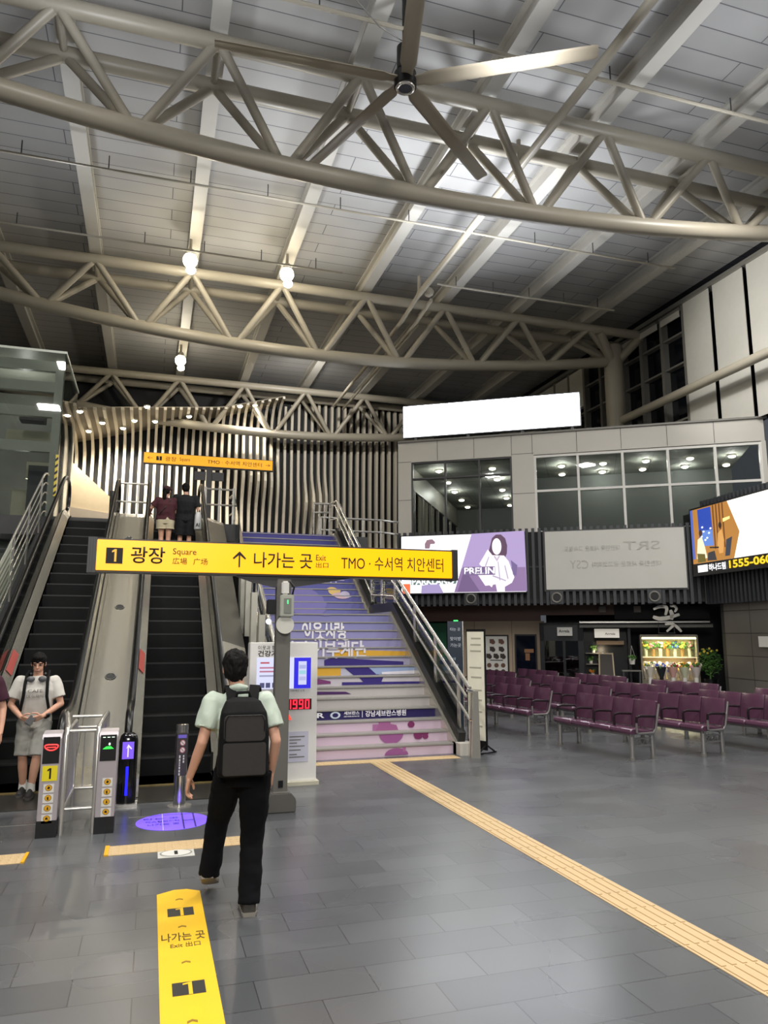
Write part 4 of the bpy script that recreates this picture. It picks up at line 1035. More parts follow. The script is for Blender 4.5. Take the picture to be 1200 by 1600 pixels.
t = tag(MB().cyl((-1.05, 19.2, 4.48), (-1.05, 19.2, 5.35), 0.08, 14).build('bollard', M_CHROME, None, True), 'slim chrome bollard at the top of the left escalator', 'bollard')
# beige sloped parapet far left on the upper floor
struct(MB().prism([(-5.5, 33.3, 10.6), (-3.5, 33.3, 9.05), (-1.6, 33.3, 7.35), (-1.6, 33.3, 6.9), (-5.5, 33.3, 7.4)], (0, 0.3, 0)).build('wall_parapet', mat('parapet_cream', '#9d9078', 0.6)), 'cream sloping panel at the foot of the fin wall')
struct(MB().prism([(-5.5, 33.25, 7.4), (-1.6, 33.25, 6.9), (-1.6, 33.25, 4.48), (-5.5, 33.25, 4.48)], (0, 0.3, 0)).build('baseboard_back', mat('parapet_grey', '#8a8175', 0.6)))

# ------------------------------------------------------------------ escalators
def inc(y): return max(0.0, min(4.48, (y - 10.2) * 0.5774))
def path(ya, yb, off=0.0):
    ys = [ya, 9.6, 10.0, 10.2, 10.5, 11.0, 17.3, 17.7, 17.96, 18.2, 18.6, yb]
    ys = [y for y in ys if ya <= y <= yb]
    out = []
    for y in ys:
        z = (inc(y - 0.25) + inc(y) + inc(y + 0.25)) / 3
        out.append((y, z + off))
    return out
def sweep(mb, pts, x0, x1, z0, z1, z2=None):
    rings = [[(x0, y, z + z0), (x1, y, z + z0), (x1, y, z + (z1 if z2 is None else z2)), (x0, y, z + z1)] for y, z in pts]
    mb.loft([[Vector(p) for p in r] for r in rings])
    return mb
def escalator(xc, hw, lab):
    e = thing('escalator', lab, 'escalator', (xc, 0, 0))
    for k in range(-1, 20):
        y = 10.2 + 0.4 * k; z = 0.231 * max(k, 0)
        st = MB().box((-hw, y, z - 0.231), (hw, y + 0.43, z)).build('step', M_ESCSTEP, e)
        if k > 0: MB().box((-hw, y - 0.004, z - 0.02), (hw, y + 0.01, z + 0.004)).build('step_edge', mat('step_edge', '#232324', 0.45), st)
    MB().box((-hw - 0.1, 8.95, 0.0), (hw + 0.1, 9.85, 0.012)).build('comb_plate', mat('comb_steel', '#55534f', 0.35, 0.8), e)
    MB().box((-hw, 9.8, 0.0), (hw, 9.9, 0.02)).build('comb', mat('comb_yellow', '#6b5c33', 0.5), e)
    MB().box((-hw - 0.1, 18.1, 4.46), (hw + 0.1, 19.0, 4.495)).build('comb_plate', mat('comb_steel', '#55534f', 0.35, 0.8), e)
    MB().box((-0.2, 19.1, 4.482), (0.5, 19.7, 4.492)).build('floor_mark', M_YELLOW, e)
    for s in (-1, 1):
        a = s * hw
        sweep(MB(), path(9.3, 18.7), min(a, a + s * 0.012), max(a, a + s * 0.012), -0.1, 0.06).build('skirt', M_BLACK, e)
        mb = MB(); p = path(9.25, 18.8)
        if s > 0: sweep(mb, p, a, a + 0.125, -0.05, 0.06, 0.2)
        else: sweep(mb, p, a - 0.125, a, -0.05, 0.2, 0.06)
        mb.build('inner_deck', M_BRUSH, e)
        g = a + s * 0.14
        sweep(MB(), p, min(a + s * 0.125, a + s * 0.16), max(a + s * 0.125, a + s * 0.16), -0.05, 0.19).build('glass_rail', M_BLACK, e)
        arc = lambda cy, cz, r, a0, a1, n=10: [(cy + r * math.cos(R(a0 + (a1 - a0) * i / n)), cz + r * math.sin(R(a0 + (a1 - a0) * i / n))) for i in range(n + 1)]
        top = [q for q in path(9.5, 18.6, 0.95)]
        outl = arc(9.4, 0.61, 0.34, 270, 90) + top[1:-1] + arc(18.6, 5.09, 0.34, 90, -90)
        MB().prism([(g - 0.006, y, z) for y, z in arc(9.4, 0.58, 0.3, 260, 90) + [(y, z - 0.03) for y, z in top[1:-1]] + arc(18.6, 5.06, 0.3, 90, -80) + [(q[0], q[1]) for q in reversed(path(9.5, 18.4, 0.19))]], (0.012, 0, 0)).build('glass_panel', M_GLASS, e)
        MB().tube([(g, y, z) for y, z in outl], 0.042, 10).build('handrail', M_RUBBER, e, True)
        MB().tube([(g, y, z - 0.055) for y, z in top], 0.016, 6).build('handrail_track', M_STAIN, e, True)
        b = a + s * 0.21
        sweep(MB(), path(9.25, 18.8), min(a + s * 0.16, b), max(a + s * 0.16, b), -0.2, 0.18).build('outer_deck', M_BRUSH, e)
        MB().box((min(a, b), 9.18, 0), (max(a, b), 9.5, 0.24)).build('newel_base', M_STAIN, e, bevel=0.02)
        for yy in ((12.4,) if s < 0 else (15.9,)):
            z = inc(yy)
            MB().prism([(a + s * 0.02, yy - 0.25, inc(yy - 0.25) + 0.115), (a + s * 0.10, yy - 0.25, inc(yy - 0.25) + 0.20), (a + s * 0.10, yy + 0.25, inc(yy + 0.25) + 0.20), (a + s * 0.02, yy + 0.25, inc(yy + 0.25) + 0.115)], (0, 0, 0.006)).build('warning_sticker', M_RED, e)
    return e
escalator(-1.46, 0.43, 'left escalator with black steps, rising beside the glass lift shaft')
er = escalator(0.41, 0.455, 'right escalator with black steps, carrying the couple near its top')
cl = thing('escalator_cladding', 'wide sloping stainless panel between the two escalators', 'cladding', (0, 0, 0))
sweep(MB(), path(9.3, 18.3), -0.815, -0.265, -0.25, 0.17).build('panel', M_BRUSH, cl)
MB().box((-0.815, 9.22, 0.0), (-0.265, 9.35, 0.16)).build('end_cap', M_BRUSH, cl)
for y in (12.0, 13.9, 16.6):
    z = inc(y) + 0.175
    l = MB().tube([(-0.54 + 0.07 * math.cos(2 * PI * k / 20), y + 0.07 * math.sin(2 * PI * k / 20), z + 0.0404 * math.sin(2 * PI * k / 20)) for k in range(20)], 0.012, 6, closed=True).build('lamp_ring', M_CHROME, cl, True)
    MB().prism([(-0.54 + 0.06 * math.cos(2 * PI * k / 16), y + 0.06 * math.sin(2 * PI * k / 16), z + 0.034 * math.sin(2 * PI * k / 16)) for k in range(16)], (0, 0, 0.004)).build('lamp_lens', M_DGREY, l)
sc2 = thing('escalator_cladding', 'sloping stainless side panel on the right flank of the right escalator', 'cladding', (0, 0, 0))
sweep(MB(), path(9.6, 12.9), 1.08, 1.55, -0.3, 0.20, 0.05).build('panel', M_BRUSH, sc2)
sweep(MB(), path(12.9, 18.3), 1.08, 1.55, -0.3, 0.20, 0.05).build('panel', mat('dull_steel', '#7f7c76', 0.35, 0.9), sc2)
MB().prism([(1.09, 10.8, 0), (1.09, 18.0, 3.95), (1.09, 18.0, 0)], (0.44, 0, 0)).build('side_wall', M_DGREY, sc2)
struct(MB().prism([(-2.0, 10.6, 0), (-2.0, 18.1, 4.1), (-2.0, 18.1, 0)], (0.05, 0, 0)).build('wall_escalator_flank', M_DGREY))
# railing and paper notice left of the left escalator
lr = thing('ramp_railing', 'slim steel pipe railing running up left of the left escalator', 'railing', (-2.45, 0, 0))
for off, r in ((1.02, 0.022), (0.8, 0.016), (0.58, 0.016), (0.36, 0.016), (0.14, 0.016)):
    MB().tube([(0, y, z + off) for y, z in path(10.0, 18.4)], r, 8).build('rail', M_STAIN, lr, True)
for y in (10.5, 11.9, 13.3, 14.7, 16.1, 17.5): MB().cyl((0, y, 0 if y < 11 else inc(y) - 0.2), (0, y, inc(y) + 1.0), 0.022, 8).build('post', M_STAIN, lr, True)
struct(MB().prism([(-2.5, 10.4, 0), (-2.5, 18.2, 4.4), (-2.5, 18.2, 0)], (0.08, 0, 0)).build('wall_ramp', M_DGREY))
nt_ = thing('paper_notice', 'white paper notice tied to the pipe railing left of the left escalator', 'notice', (-2.42, 0, 0))
MB().prism([(0, 13.2, 2.15), (0.0, 14.35, 2.75), (0.0, 14.35, 3.5), (0.0, 13.2, 2.9)], (0.006, 0, 0)).build('sheet', mat('notice_paper', '#c3c5b4', 0.7), nt_)
mb = MB()
for f in (0.12, 0.3, 0.45, 0.62, 0.78):
    mb.prism([(0.007, 13.35, 2.15 + 0.75 * f + 0.08), (0.007, 14.2, 2.15 + 0.75 * f + 0.52), (0.007, 14.2, 2.15 + 0.75 * f + 0.57), (0.007, 13.35, 2.15 + 0.75 * f + 0.13)], (0.003, 0, 0))
mb.build('print_line', mat('print_grey', '#7c7d74', 0.7), nt_)

# ------------------------------------------------------------------ glass lift shaft on the left
el = thing('lift_shaft', 'glass and grey steel lift shaft at the left edge', 'lift', (-2.4, 19.5, 0))
G = mat('lift_steel', '#aeb2a7', 0.45, var=0.05)
mb = MB()
for x, y in ((-0.12, 0.05), (-3.6, 0.05), (-0.12, 3.1), (-3.6, 3.1)): mb.box((x - 0.1, y, 0), (x + 0.1, y + 0.2, 8.7))
mb.build('corner_post', G, el)
for z in (8.55, 8.0, 7.35, 6.45, 4.0, 2.4):
    mb = MB(); mb.box((-3.6, 0.06, z - 0.13), (-0.2, 0.2, z + 0.13)); mb.box((-0.2, 0.2, z - 0.13), (-0.06, 3.2, z + 0.13)); mb.build('beam', G, el)
MB().box((-3.7, 0, 0), (0, 0.02, 8.9)).build('glass_panel', glassmat('lift_glass', '#eceeec', 0.12), el)
MB().box((-0.02, 0.02, 0), (0, 1.6, 8.9)).build('glass_panel', MATS['lift_glass'], el)
MB().box((-0.02, 1.62, 0), (0, 3.25, 8.9)).build('glass_panel', MATS['lift_glass'], el)
MB().box((-3.7, 0, 8.9), (0.02, 3.3, 8.96)).build('roof_cap', G, el)
MB().box((-3.5, 2.9, 0), (-0.3, 3.0, 8.6)).build('back_panel', mat('lift_back', '#6c6e66', 0.6, var=0.2, scale=1), el)
for z0, z1, x0, x1 in ((6.75, 7.2, -1.5, -0.35), (5.9, 6.35, -0.95, -0.4), (4.7, 5.6, -1.25, -0.85)):
    MB().box((x0, 1.5, z0), (x1, 1.6, z1)).build('wall_panel', mat('lift_cream', '#c9c6ac', 0.5), el)
MB().box((-0.85, 1.2, 4.3), (-0.3, 1.3, 6.2)).build('door', mat('lift_door', '#3f4341', 0.4), el)
MB().box((-1.1, 0.8, 7.3), (-0.5, 1.2, 7.6)).build('guide_box', M_DGREY, el)
hz = MB().box((-0.065, -0.012, 5.2), (0.0, -0.004, 6.25)).build('hazard_strip', mat('hazard_yellow', '#d8c245', 0.5), el)
mb = MB()
for k in range(6):
    z = 5.22 + 0.17 * k; mb.prism([(-0.065, -0.016, z), (0, -0.016, z + 0.06), (0, -0.016, z + 0.13), (-0.065, -0.016, z + 0.07)], (0, 0.003, 0))
mb.build('stripe', M_BLACK, hz)
for x, z in ((-0.75, 4.7), (-0.62, 4.62), (-0.72, 4.6)): MB().disc((x, 1.15, z), 0.05, (0, -1, 0), 0.02).build('lamp', M_DOWN, el)
for lx, lz in ((-3.6, 8.2), (-5.2, 7.6), (-3.3, 5.6), (-4.4, 3.3), (-4.4, 1.2)):
    light('lift_inner_fill', 'POINT', (lx, 21.2, lz), 22, (1.0, 0.99, 0.94), 0.05)  # added point lights brightening the inside of the shaft

# ------------------------------------------------------------------ big yellow direction sign on its post
sg = thing('direction_sign', 'long lit yellow exit sign on a grey post in front of the escalators', 'sign', (0, 8.1, 0))
SNX = lambda px: -0.57 + (px - 152) / 554 * 3.95
MB().box((-0.6, 0.01, 2.475), (3.40, 0.17, 2.83)).build('housing', M_DGREY, sg)
MB().box((-0.57, -0.012, 2.495), (3.38, 0.01, 2.812)).build('lit_panel', M_YSIGN, sg, bevel=0.004)
for a, b in ((-0.655, -0.57), (3.38, 3.44)):
    mb = MB(); mb.box((a, -0.02, 2.47), (b, 0.18, 2.835))
    for k in range(3): mb.box((a + 0.01 + 0.024 * k, -0.028, 2.47), (a + 0.02 + 0.024 * k, -0.02, 2.835))
    mb.build('end_cap', M_DGREY, sg)
MB().prism([(0.85, 0.04, 2.475), (2.15, 0.04, 2.475), (1.75, 0.04, 2.40), (1.48, 0.04, 2.36), (1.28, 0.04, 2.36), (1.05, 0.04, 2.41)], (0, 0.1, 0)).build('bracket', M_DGREY, sg)
MB().box((1.31, 0.03, 0.12), (1.47, 0.15, 2.45)).build('post', mat('post_grey', '#6c6a64', 0.45), sg, bevel=0.008)
MB().prism([(1.24, -0.06, 0), (1.55, -0.06, 0), (1.55, -0.06, 0.13), (1.49, -0.06, 0.2), (1.30, -0.06, 0.2), (1.24, -0.06, 0.13)], (0, 0.3, 0)).build('base_block', mat('post_base', '#5f5d58', 0.6), sg, bevel=0.01)
MB().box((1.37, 0.022, 0.24), (1.42, 0.03, 0.31)).build('socket', M_BLACK, sg)
bx = MB().box((1.33, -0.09, 2.03), (1.48, 0.03, 2.27)).build('control_box', mat('box_greygreen', '#a9aba0', 0.5), sg, bevel=0.01)
MB().box((1.37, -0.098, 2.07), (1.45, -0.09, 2.23)).build('box_window', mat('box_dark', '#7d8078', 0.4), bx)
MB().box((1.405, -0.102, 2.17), (1.415, -0.096, 2.21)).build('status_light', emat('green_led', '#3dff6a', 3.0), bx)
MB().box((1.35, -0.06, 2.27), (1.43, 0.03, 2.42)).build('camera_mount', M_WHITE, bx, bevel=0.015)
MB().tube([(1.44, -0.02, 2.42), (1.49, -0.03, 2.36), (1.47, -0.03, 2.27)], 0.012, 6).build('cable', M_BLACK, bx)
MB().cyl((1.395, -0.05, 1.945), (1.395, -0.02, 1.945), 0.097, 28).build('round_plate', mat('round_white', '#d5d3c9', 0.5), sg, True)
cm = MB().box((1.21, 0.03, 2.06), (1.31, 0.14, 2.22)).build('side_camera', M_BLACK, sg, bevel=0.01)
MB().ball((1.22, 0.0, 1.98), 0.03).build('camera_lamp', emat('cam_lamp', '#dfe8ff', 2.0), cm)
PS = plane((0, -0.0135, 0), (1, 0, 0), (0, 0, 1))
nb = flat('number_plate', rect(SNX(165), 2.565, SNX(188), 2.73), PS, M_SIGNBLK, sg, 0.0, 0.002)
def one(cx, z0, z1, P, m, par):
    h = z1 - z0
    return flat('numeral', [(cx - 0.03 * h, z0), (cx + 0.13 * h, z0), (cx + 0.13 * h, z1), (cx - 0.02 * h, z1), (cx - 0.22 * h, z1 - 0.14 * h), (cx - 0.22 * h, z1 - 0.27 * h), (cx - 0.03 * h, z1 - 0.2 * h)], P, m, par, 0.0, 0.002)
one(SNX(177), 2.585, 2.715, plane((0, -0.0165, 0), (1, 0, 0), (0, 0, 1)), emat('lit_yellow_text', '#ffc02a', 0.95), nb)
for s, (a, b, c, d), m, bo in (('광장', (199, 2.575, 247, 2.75), M_SIGNBLK, 0.012), ('Square', (258, 2.66, 292, 2.745), M_SIGNGREY, 0.005), ('広場', (258, 2.575, 279, 2.645), M_SIGNGREY, 0.005), ('广场', (288, 2.575, 309, 2.645), M_SIGNGREY, 0.005),
                              ('나가는 곳', (378, 2.565, 469, 2.735), M_SIGNBLK, 0.01), ('Exit', (475, 2.66, 491, 2.725), M_SIGNGREY, 0.005), ('出口', (475, 2.58, 495, 2.64), M_SIGNGREY, 0.005), ('TMO · 수서역 치안센터', (516, 2.565, 690, 2.725), M_SIGNBLK, 0.0)):
    text(s, 'lettering', (SNX(a), b, SNX(c), d), PS, m, sg, bo, th=0.002)
ax = SNX(356)
flat('arrow', [(ax - 0.008, 2.56), (ax + 0.008, 2.56), (ax + 0.008, 2.69), (ax + 0.062, 2.645), (ax + 0.072, 2.66), (ax, 2.735), (ax - 0.072, 2.66), (ax - 0.062, 2.645), (ax - 0.008, 2.69)], PS, M_SIGNBLK, sg, 0.0, 0.002)

# second yellow sign on the upper concourse
s2 = thing('direction_sign', 'smaller yellow direction sign on a dark post, above the riding couple', 'sign', (0, 21, 0))
MB().box((-0.41, 0, 6.52), (3.2, 0.14, 6.84)).build('housing', M_DGREY, s2)
MB().box((-0.41, -0.012, 6.54), (3.16, 0, 6.825)).build('lit_panel', mat('lit_yellow_far', '#f0ae10', 0.4, emit='#ffab00', es=0.6), s2)
MB().box((1.3, 0.02, 4.48), (1.44, 0.12, 6.52)).build('post', M_DGREY, s2)
MB().prism([(0.9, 0.03, 6.52), (1.9, 0.03, 6.52), (1.6, 0.03, 6.46), (1.15, 0.03, 6.46)], (0, 0.08, 0)).build('bracket', M_DGREY, s2)
for a, b in ((0.97, 1.28), (1.46, 1.78)): MB().box((a, 0.0, 6.14), (b, 0.06, 6.38)).build('side_box', M_DGREY, s2)
P2 = plane((0, -0.0135, 0), (1, 0, 0), (0, 0, 1)); X2 = lambda px: -0.41 + (px - 225) / 202 * 3.58
nb = flat('number_plate', rect(X2(243.5), 6.62, X2(252), 6.74), P2, M_SIGNBLK, s2, 0, 0.002)
one(X2(247.8), 6.63, 6.73, plane((0, -0.0165, 0), (1, 0, 0), (0, 0, 1)), emat('lit_yellow_text', '#ffc02a', 0.95), nb)
for s, a, b in (('←', 230, 238), ('광장', 257, 274), ('Square', 279, 295), ('TMO · 수서역 치안센터', 322, 409), ('→', 415, 423)):
    text(s, 'lettering', (X2(a), 6.615 if len(s) > 1 else 6.64, X2(b), 6.745 if len(s) > 1 else 6.72), P2, M_SIGNBLK if s not in ('←', '→', 'Square') else M_SIGNGREY, s2, 0.0, th=0.002)

# ------------------------------------------------------------------ donation kiosk
kk = thing('donation_kiosk', 'tall white kiosk with lit screen and red digits behind the sign post', 'kiosk', (1.63, 9.42, 0))
MB().box((-0.43, 0, 0.04), (0.43, 0.22, 1.74)).build('body', mat('kiosk_white', '#e6e4df', 0.45, var=0.02), kk, bevel=0.008)
MB().box((-0.45, -0.04, 0), (0.46, 0.26, 0.045)).build('base', mat('kiosk_base', '#c2bda9', 0.5), kk)
PK = plane((0, -0.003, 0), (1, 0, 0), (0, 0, 1))
KU = lambda px: -0.43 + (px - 388) / 107 * 0.86
KV = lambda py: 1.74 - (py - 1004) / 223 * 1.70
MB().box((KU(399), -0.012, KV(1079)), (KU(484), 0.0, KV(1029))).build('screen', emat('kiosk_screen', '#dfe2ff', 0.95), kk)
PK2 = plane((0, -0.0135, 0), (1, 0, 0), (0, 0, 1))
flat('screen_picture', rect(KU(457), KV(1079), KU(484), KV(1029)), PK2, emat('kiosk_blue', '#2a22e8', 0.9), kk, 0, 0.001)
flat('screen_picture', rect(KU(464), KV(1073), KU(477), KV(1035)), PK2, emat('kiosk_phone', '#d8dcff', 0.9), kk, 0.002, 0.001)
for z0, z1, c in ((1041, 1047, '#b7bdf2'), (1050, 1056, '#a8e0ee'), (1060, 1066, '#c2c4f4')): flat('screen_picture', rect(KU(465), KV(z1), KU(476), KV(z0)), PK2, emat('kiosk_' + c, c, 0.85), kk, 0.004, 0.001)
for z, a, b, c in ((1037, 404, 418, '#d85a66'), (1045, 403, 430, '#d88aa6'), (1051, 403, 430, '#d88aa6'), (1058, 403, 428, '#b4b6d6')):
    flat('screen_text', rect(KU(a), KV(z + 1.3), KU(b), KV(z - 1.3)), PK2, emat('kiosk_t' + c, c, 0.7), kk, 0.002, 0.001)
for a in (404, 413, 423): flat('screen_picture', rect(KU(a), KV(1077), KU(a + 7), KV(1069)), PK2, emat('kiosk_t#6a6aa0', '#6a6aa0', 0.5), kk, 0.002, 0.001)
text('이웃과 함께', 'lettering', (KU(400), KV(1016), KU(434), KV(1009)), PK, M_DGREY, kk, 0.0)
text('건강기부', 'lettering', (KU(400), KV(1027), KU(441), KV(1017)), PK, M_SIGNBLK, kk, 0.02)
text('기부계단 소개', 'lettering', (KU(452), KV(1084.5), KU(474), KV(1081)), PK, M_MGREY, kk, 0.0)
PK3 = plane((0, -0.006, 0), (1, 0, 0), (0, 0, 1))
flat('digit_panel', rect(KU(423), KV(1113), KU(486), KV(1096)), PK, mat('digit_panel', '#3a1114', 0.4), kk, 0, 0.002)
SEG = {'0': 'abcdef', '1': 'bc', '9': 'abcdfg', '5': 'acdfg', '8': 'abcdefg'}
for i, ch in enumerate('501990'):
    x0 = KU(427.5 + i * 9.6); w = 0.056; z0 = KV(1112); h = 0.115; q = 0.015
    segs = {'a': rect(x0, z0 + h - q, x0 + w, z0 + h), 'd': rect(x0, z0, x0 + w, z0 + q), 'g': rect(x0, z0 + h / 2 - q / 2, x0 + w, z0 + h / 2 + q / 2), 'b': rect(x0 + w - q, z0 + h / 2, x0 + w, z0 + h), 'c': rect(x0 + w - q, z0, x0 + w, z0 + h / 2), 'e': rect(x0, z0, x0 + q, z0 + h / 2), 'f': rect(x0, z0 + h / 2, x0 + q, z0 + h)}
    mb = MB()
    for s in SEG[ch]: mb.prism([PK3 @ Vector((x, y, 0.002)) for x, y in segs[s]], (0, -0.002, 0))
    mb.build('led_digit', emat('led_red', '#ff2238', 2.2), kk)
flat('red_mark', [(KU(443), KV(1129)), (KU(455), KV(1129)), (KU(451), KV(1121)), (KU(446), KV(1119))], PK, emat('led_red2', '#ff4a38', 1.3), kk, 0, 0.002)
flat('notice_sheet', rect(KU(432), KV(1196), KU(482), KV(1148)), PK, mat('sheet_lilac', '#c9c8d8', 0.5), kk, 0, 0.002)
for k, z in enumerate((1156, 1161, 1166, 1171, 1177, 1184, 1188)): flat('print_line', rect(KU(452), KV(z + 0.8), KU(476 - 6 * (k % 3)), KV(z - 0.8)), PK3, M_MGREY, kk, 0, 0.001)

# banner stand, directory post
bn = thing('banner_stand', 'narrow white banner in a black frame standing right of the stair railing post', 'banner', (5.07, 10.86, 0), math.atan2(0.33, -0.14))
MB().box((-0.02, -0.012, 0.06), (0.38, 0.012, 1.92)).build('frame', M_BLACK, bn)
MB().box((0.0, 0.012, 0.2), (0.36, 0.016, 1.88)).build('sheet', mat('banner_cream', '#f0edda', 0.6), bn)
MB().box((0.0, -0.016, 0.2), (0.36, -0.012, 1.88)).build('sheet', mat('banner_cream', '#f0edda', 0.6), bn)
mb = MB(); mb.bar((0, -0.22, 0.02), (0, 0.22, 0.02), 0.03, 0.02).bar((0.36, -0.22, 0.02), (0.36, 0.22, 0.02), 0.03, 0.02).bar((0, -0.2, 0.02), (0, 0, 0.14), 0.02, 0.02).bar((0, 0.2, 0.02), (0, 0, 0.14), 0.02, 0.02)
mb.build('foot', M_BLACK, bn)
mb = MB(); random.seed(5)
for z in (1.76, 1.66, 1.56, 1.3, 1.15, 0.95, 0.8, 0.62, 0.4): mb.box((0.06, 0.016, z), (0.06 + random.uniform(0.12, 0.26), 0.018, z + 0.025))
mb.build('print_line', mat('print_pale', '#b0ad9c', 0.7), bn)
dr = thing('directory_post', 'tall dark blue directory post with pale lettering behind the stair railing', 'sign', (5.47, 13.0, 0), R(-22))
MB().box((-0.14, 0, 0), (0.14, 0.1, 2.08)).build('body', mat('directory_blue', '#26303f', 0.4), dr)
MB().box((0.14, -0.005, 0), (0.155, 0.1, 2.08)).build('edge_trim', M_STAIN, dr)
PD = plane((0, -0.003, 0), (1, 0, 0), (0, 0, 1)); MD = mat('directory_print', '#b8c0c8', 0.5)
for s, z, h in (('타는 곳', 1.9, 0.06), ('맞이방', 1.72, 0.08), ('가는곳', 1.6, 0.08), ('안내', 1.36, 0.05), ('화장실', 1.24, 0.05), ('승강기', 1.02, 0.06), ('출구', 0.84, 0.06)):
    text(s, 'lettering', (-0.09, z, 0.11, z + h), PD, MD, dr, 0.01, stretch=False)
MB().box((-0.02, -0.01, 2.08), (0.06, 0.05, 2.10)).build('status_light', emat('green_led', '#3dff6a', 3.0), dr)

# ------------------------------------------------------------------ gate posts and little barrier
def gate(x, y, kind, lab):
    t = thing('gate_post', lab, 'post', (x, y, 0))
    A = mat('gate_aluminium', '#b9b2b6', 0.4, 0.5, var=0.04)
    MB().prism([(-0.085, 0, 0.13), (-0.085, 0.2, 0.13), (-0.085, 0.2, 0.90), (-0.085, 0.17, 0.94), (-0.085, 0.03, 0.92), (-0.085, 0, 0.88)], (0.17, 0, 0)).build('body', A, t, bevel=0.006)
    MB().box((-0.088, -0.004, 0), (0.088, 0.204, 0.15)).build('plinth', M_BLACK, t)
    P = plane((0, -0.001, 0), (1, 0, 0), (0, 0, 1))
    d = flat('display', rect(-0.072, 0.655, 0.072, 0.895), P, M_BLACK, t, 0, 0.003)
    PP = plane((0, -0.0045, 0), (1, 0, 0), (0, 0, 1))
    if kind == 'stop':
        mb = MB(); mb.tube([(0.058 * math.cos(2 * PI * k / 24), -0.006, 0.80 + 0.026 * math.sin(2 * PI * k / 24) + 0.012 * math.cos(2 * PI * k / 24) ** 2) for k in range(24)], 0.006, 6, closed=True); mb.box((-0.04, -0.009, 0.797), (0.04, -0.005, 0.806))
        mb.build('stop_symbol', emat('led_stop', '#ff3030', 3.0), d)
        q = flat('number_sticker', rect(-0.065, 0.50, 0.065, 0.635), P, mat('sticker_lemon', '#e6d51e', 0.5), t, 0, 0.003)
        one(0.0, 0.52, 0.615, PP, M_BLACK, q)
        zs = (0.43, 0.31, 0.19 + 0.0, 0.0)
        zz = [0.435, 0.345, 0.255, 0.165]
        xo = 0.0
    else:
        flat('go_symbol', [(-0.05, 0.765), (-0.02, 0.787), (0.02, 0.79), (0.05, 0.765)], PP, emat('led_go', '#28e03c', 2.5), d, 0, 0.002)
        flat('go_symbol', oval(0.01, 0.81, 0.009, 0.012, 10), PP, emat('led_pale', '#dfffdf', 2.0), d, 0, 0.002)
        for xx in (-0.04, 0.0, 0.04): flat('go_symbol', rect(xx - 0.012, 0.87, xx + 0.012, 0.876), PP, emat('led_pale', '#dfffdf', 2.0), d, 0, 0.002)
        zz = [0.46, 0.37, 0.28, 0.19]; xo = 0.01
    for i, z in enumerate(zz):
        q = flat('pictogram_sticker', rect(xo - 0.045, z - 0.038, xo + 0.045, z + 0.038), P, M_STICK, t, 0, 0.003)
        flat('pictogram', oval(xo, z + 0.005, 0.03, 0.028, 18), PP, mat('picto_ring', '#8a6a1a', 0.5), q, 0, 0.001)
        flat('pictogram', oval(xo, z + 0.005, 0.025, 0.023, 18), PP, M_SYEL, q, 0.0012, 0.001)
        flat('pictogram', [[(-0.012, -0.008), (0.008, -0.012), (0.012, 0.008), (-0.004, 0.014)], [(-0.006, -0.016), (0.006, -0.016), (0.004, 0.014), (-0.01, 0.006)], [(-0.004, -0.014), (0.01, -0.012), (0.006, 0.014), (-0.002, 0.01)], [(-0.014, -0.006), (0.012, -0.01), (0.006, 0.012), (-0.008, 0.01)]][i] and [(xo + a, z + 0.005 + b) for a, b in [[(-0.012, -0.008), (0.008, -0.012), (0.012, 0.008), (-0.004, 0.014)], [(-0.006, -0.016), (0.006, -0.016), (0.004, 0.014), (-0.01, 0.006)], [(-0.004, -0.014), (0.01, -0.012), (0.006, 0.014), (-0.002, 0.01)], [(-0.014, -0.006), (0.012, -0.01), (0.006, 0.012), (-0.008, 0.01)]][i]], PP, M_BLACK, q, 0.0024, 0.001)
    return t
gate(-0.83, 7.75, 'stop', 'grey gate post with red display and yellow number sticker before the left escalator')
gate(-0.33, 7.75, 'go', 'grey gate post with a green display, right of the small barrier')
br = thing('barrier_railing', 'small stainless barrier with thin bars between the two gate posts and the escalators', 'barrier', (-0.57, 7.8, 0))
for s in (-1, 1):
    x = s * 0.14
    MB().tube([(x, 0, 0), (x, 0, 0.88), (x, 0.04, 0.95), (x, 0.14, 0.97), (x + s * 0.05, 0.5, 1.05), (x + s * 0.05, 0.55, 1.03), (x + s * 0.05, 0.56, 0.9)], 0.022, 10).build('upright', M_STAIN, br, True)
    MB().tube([(x, 0.02, 0.22), (x, 1.0, 0.22), (x, 1.05, 0.27), (x, 1.05, 0.85), (x, 1.0, 0.93), (x, 0.1, 0.93)], 0.017, 10).build('side_frame', M_STAIN, br, True)
    for k in range(9):
        MB().cyl((x, 0.11 * k + 0.1, 0.22), (x, 0.11 * k + 0.1, 0.93), 0.006, 6).build('bar', M_STAIN, br)
    MB().cyl((x, 1.05, 0), (x, 1.05, 0.3), 0.017, 10).build('rear_leg', M_STAIN, br, True)
for y, z in ((0.06, 0.93), (1.05, 0.85), (1.05, 0.22), (0.05, 0.22), (0.5, 1.02)): MB().cyl((-0.14, y, z), (0.14, y, z), 0.016, 10).build('cross_rail', M_STAIN, br, True)
for xx in (-0.05, 0.05): MB().cyl((xx, 1.05, 0.22), (xx, 1.05, 0.85), 0.008, 6).build('bar', M_STAIN, br)
bp = thing('display_pillar', 'glossy black pillar with violet arrow display and blue strip beside the gate post', 'pillar', (-0.17, 8.9, 0))
GB = mat('gloss_black', '#050507', 0.12, spec=0.8)
MB().stack([(0, 0, 0, 0.10, 0.08), (0, 0, 0.68, 0.10, 0.08), (0, 0, 0.74, 0.085, 0.07), (0, 0, 0.77, 0.05, 0.04)], 20, 2.6).build('body', GB, bp, True)
MB().box((-0.12, -0.12, 0), (0.12, 0.1, 0.03)).build('base_plate', M_STAIN, bp)
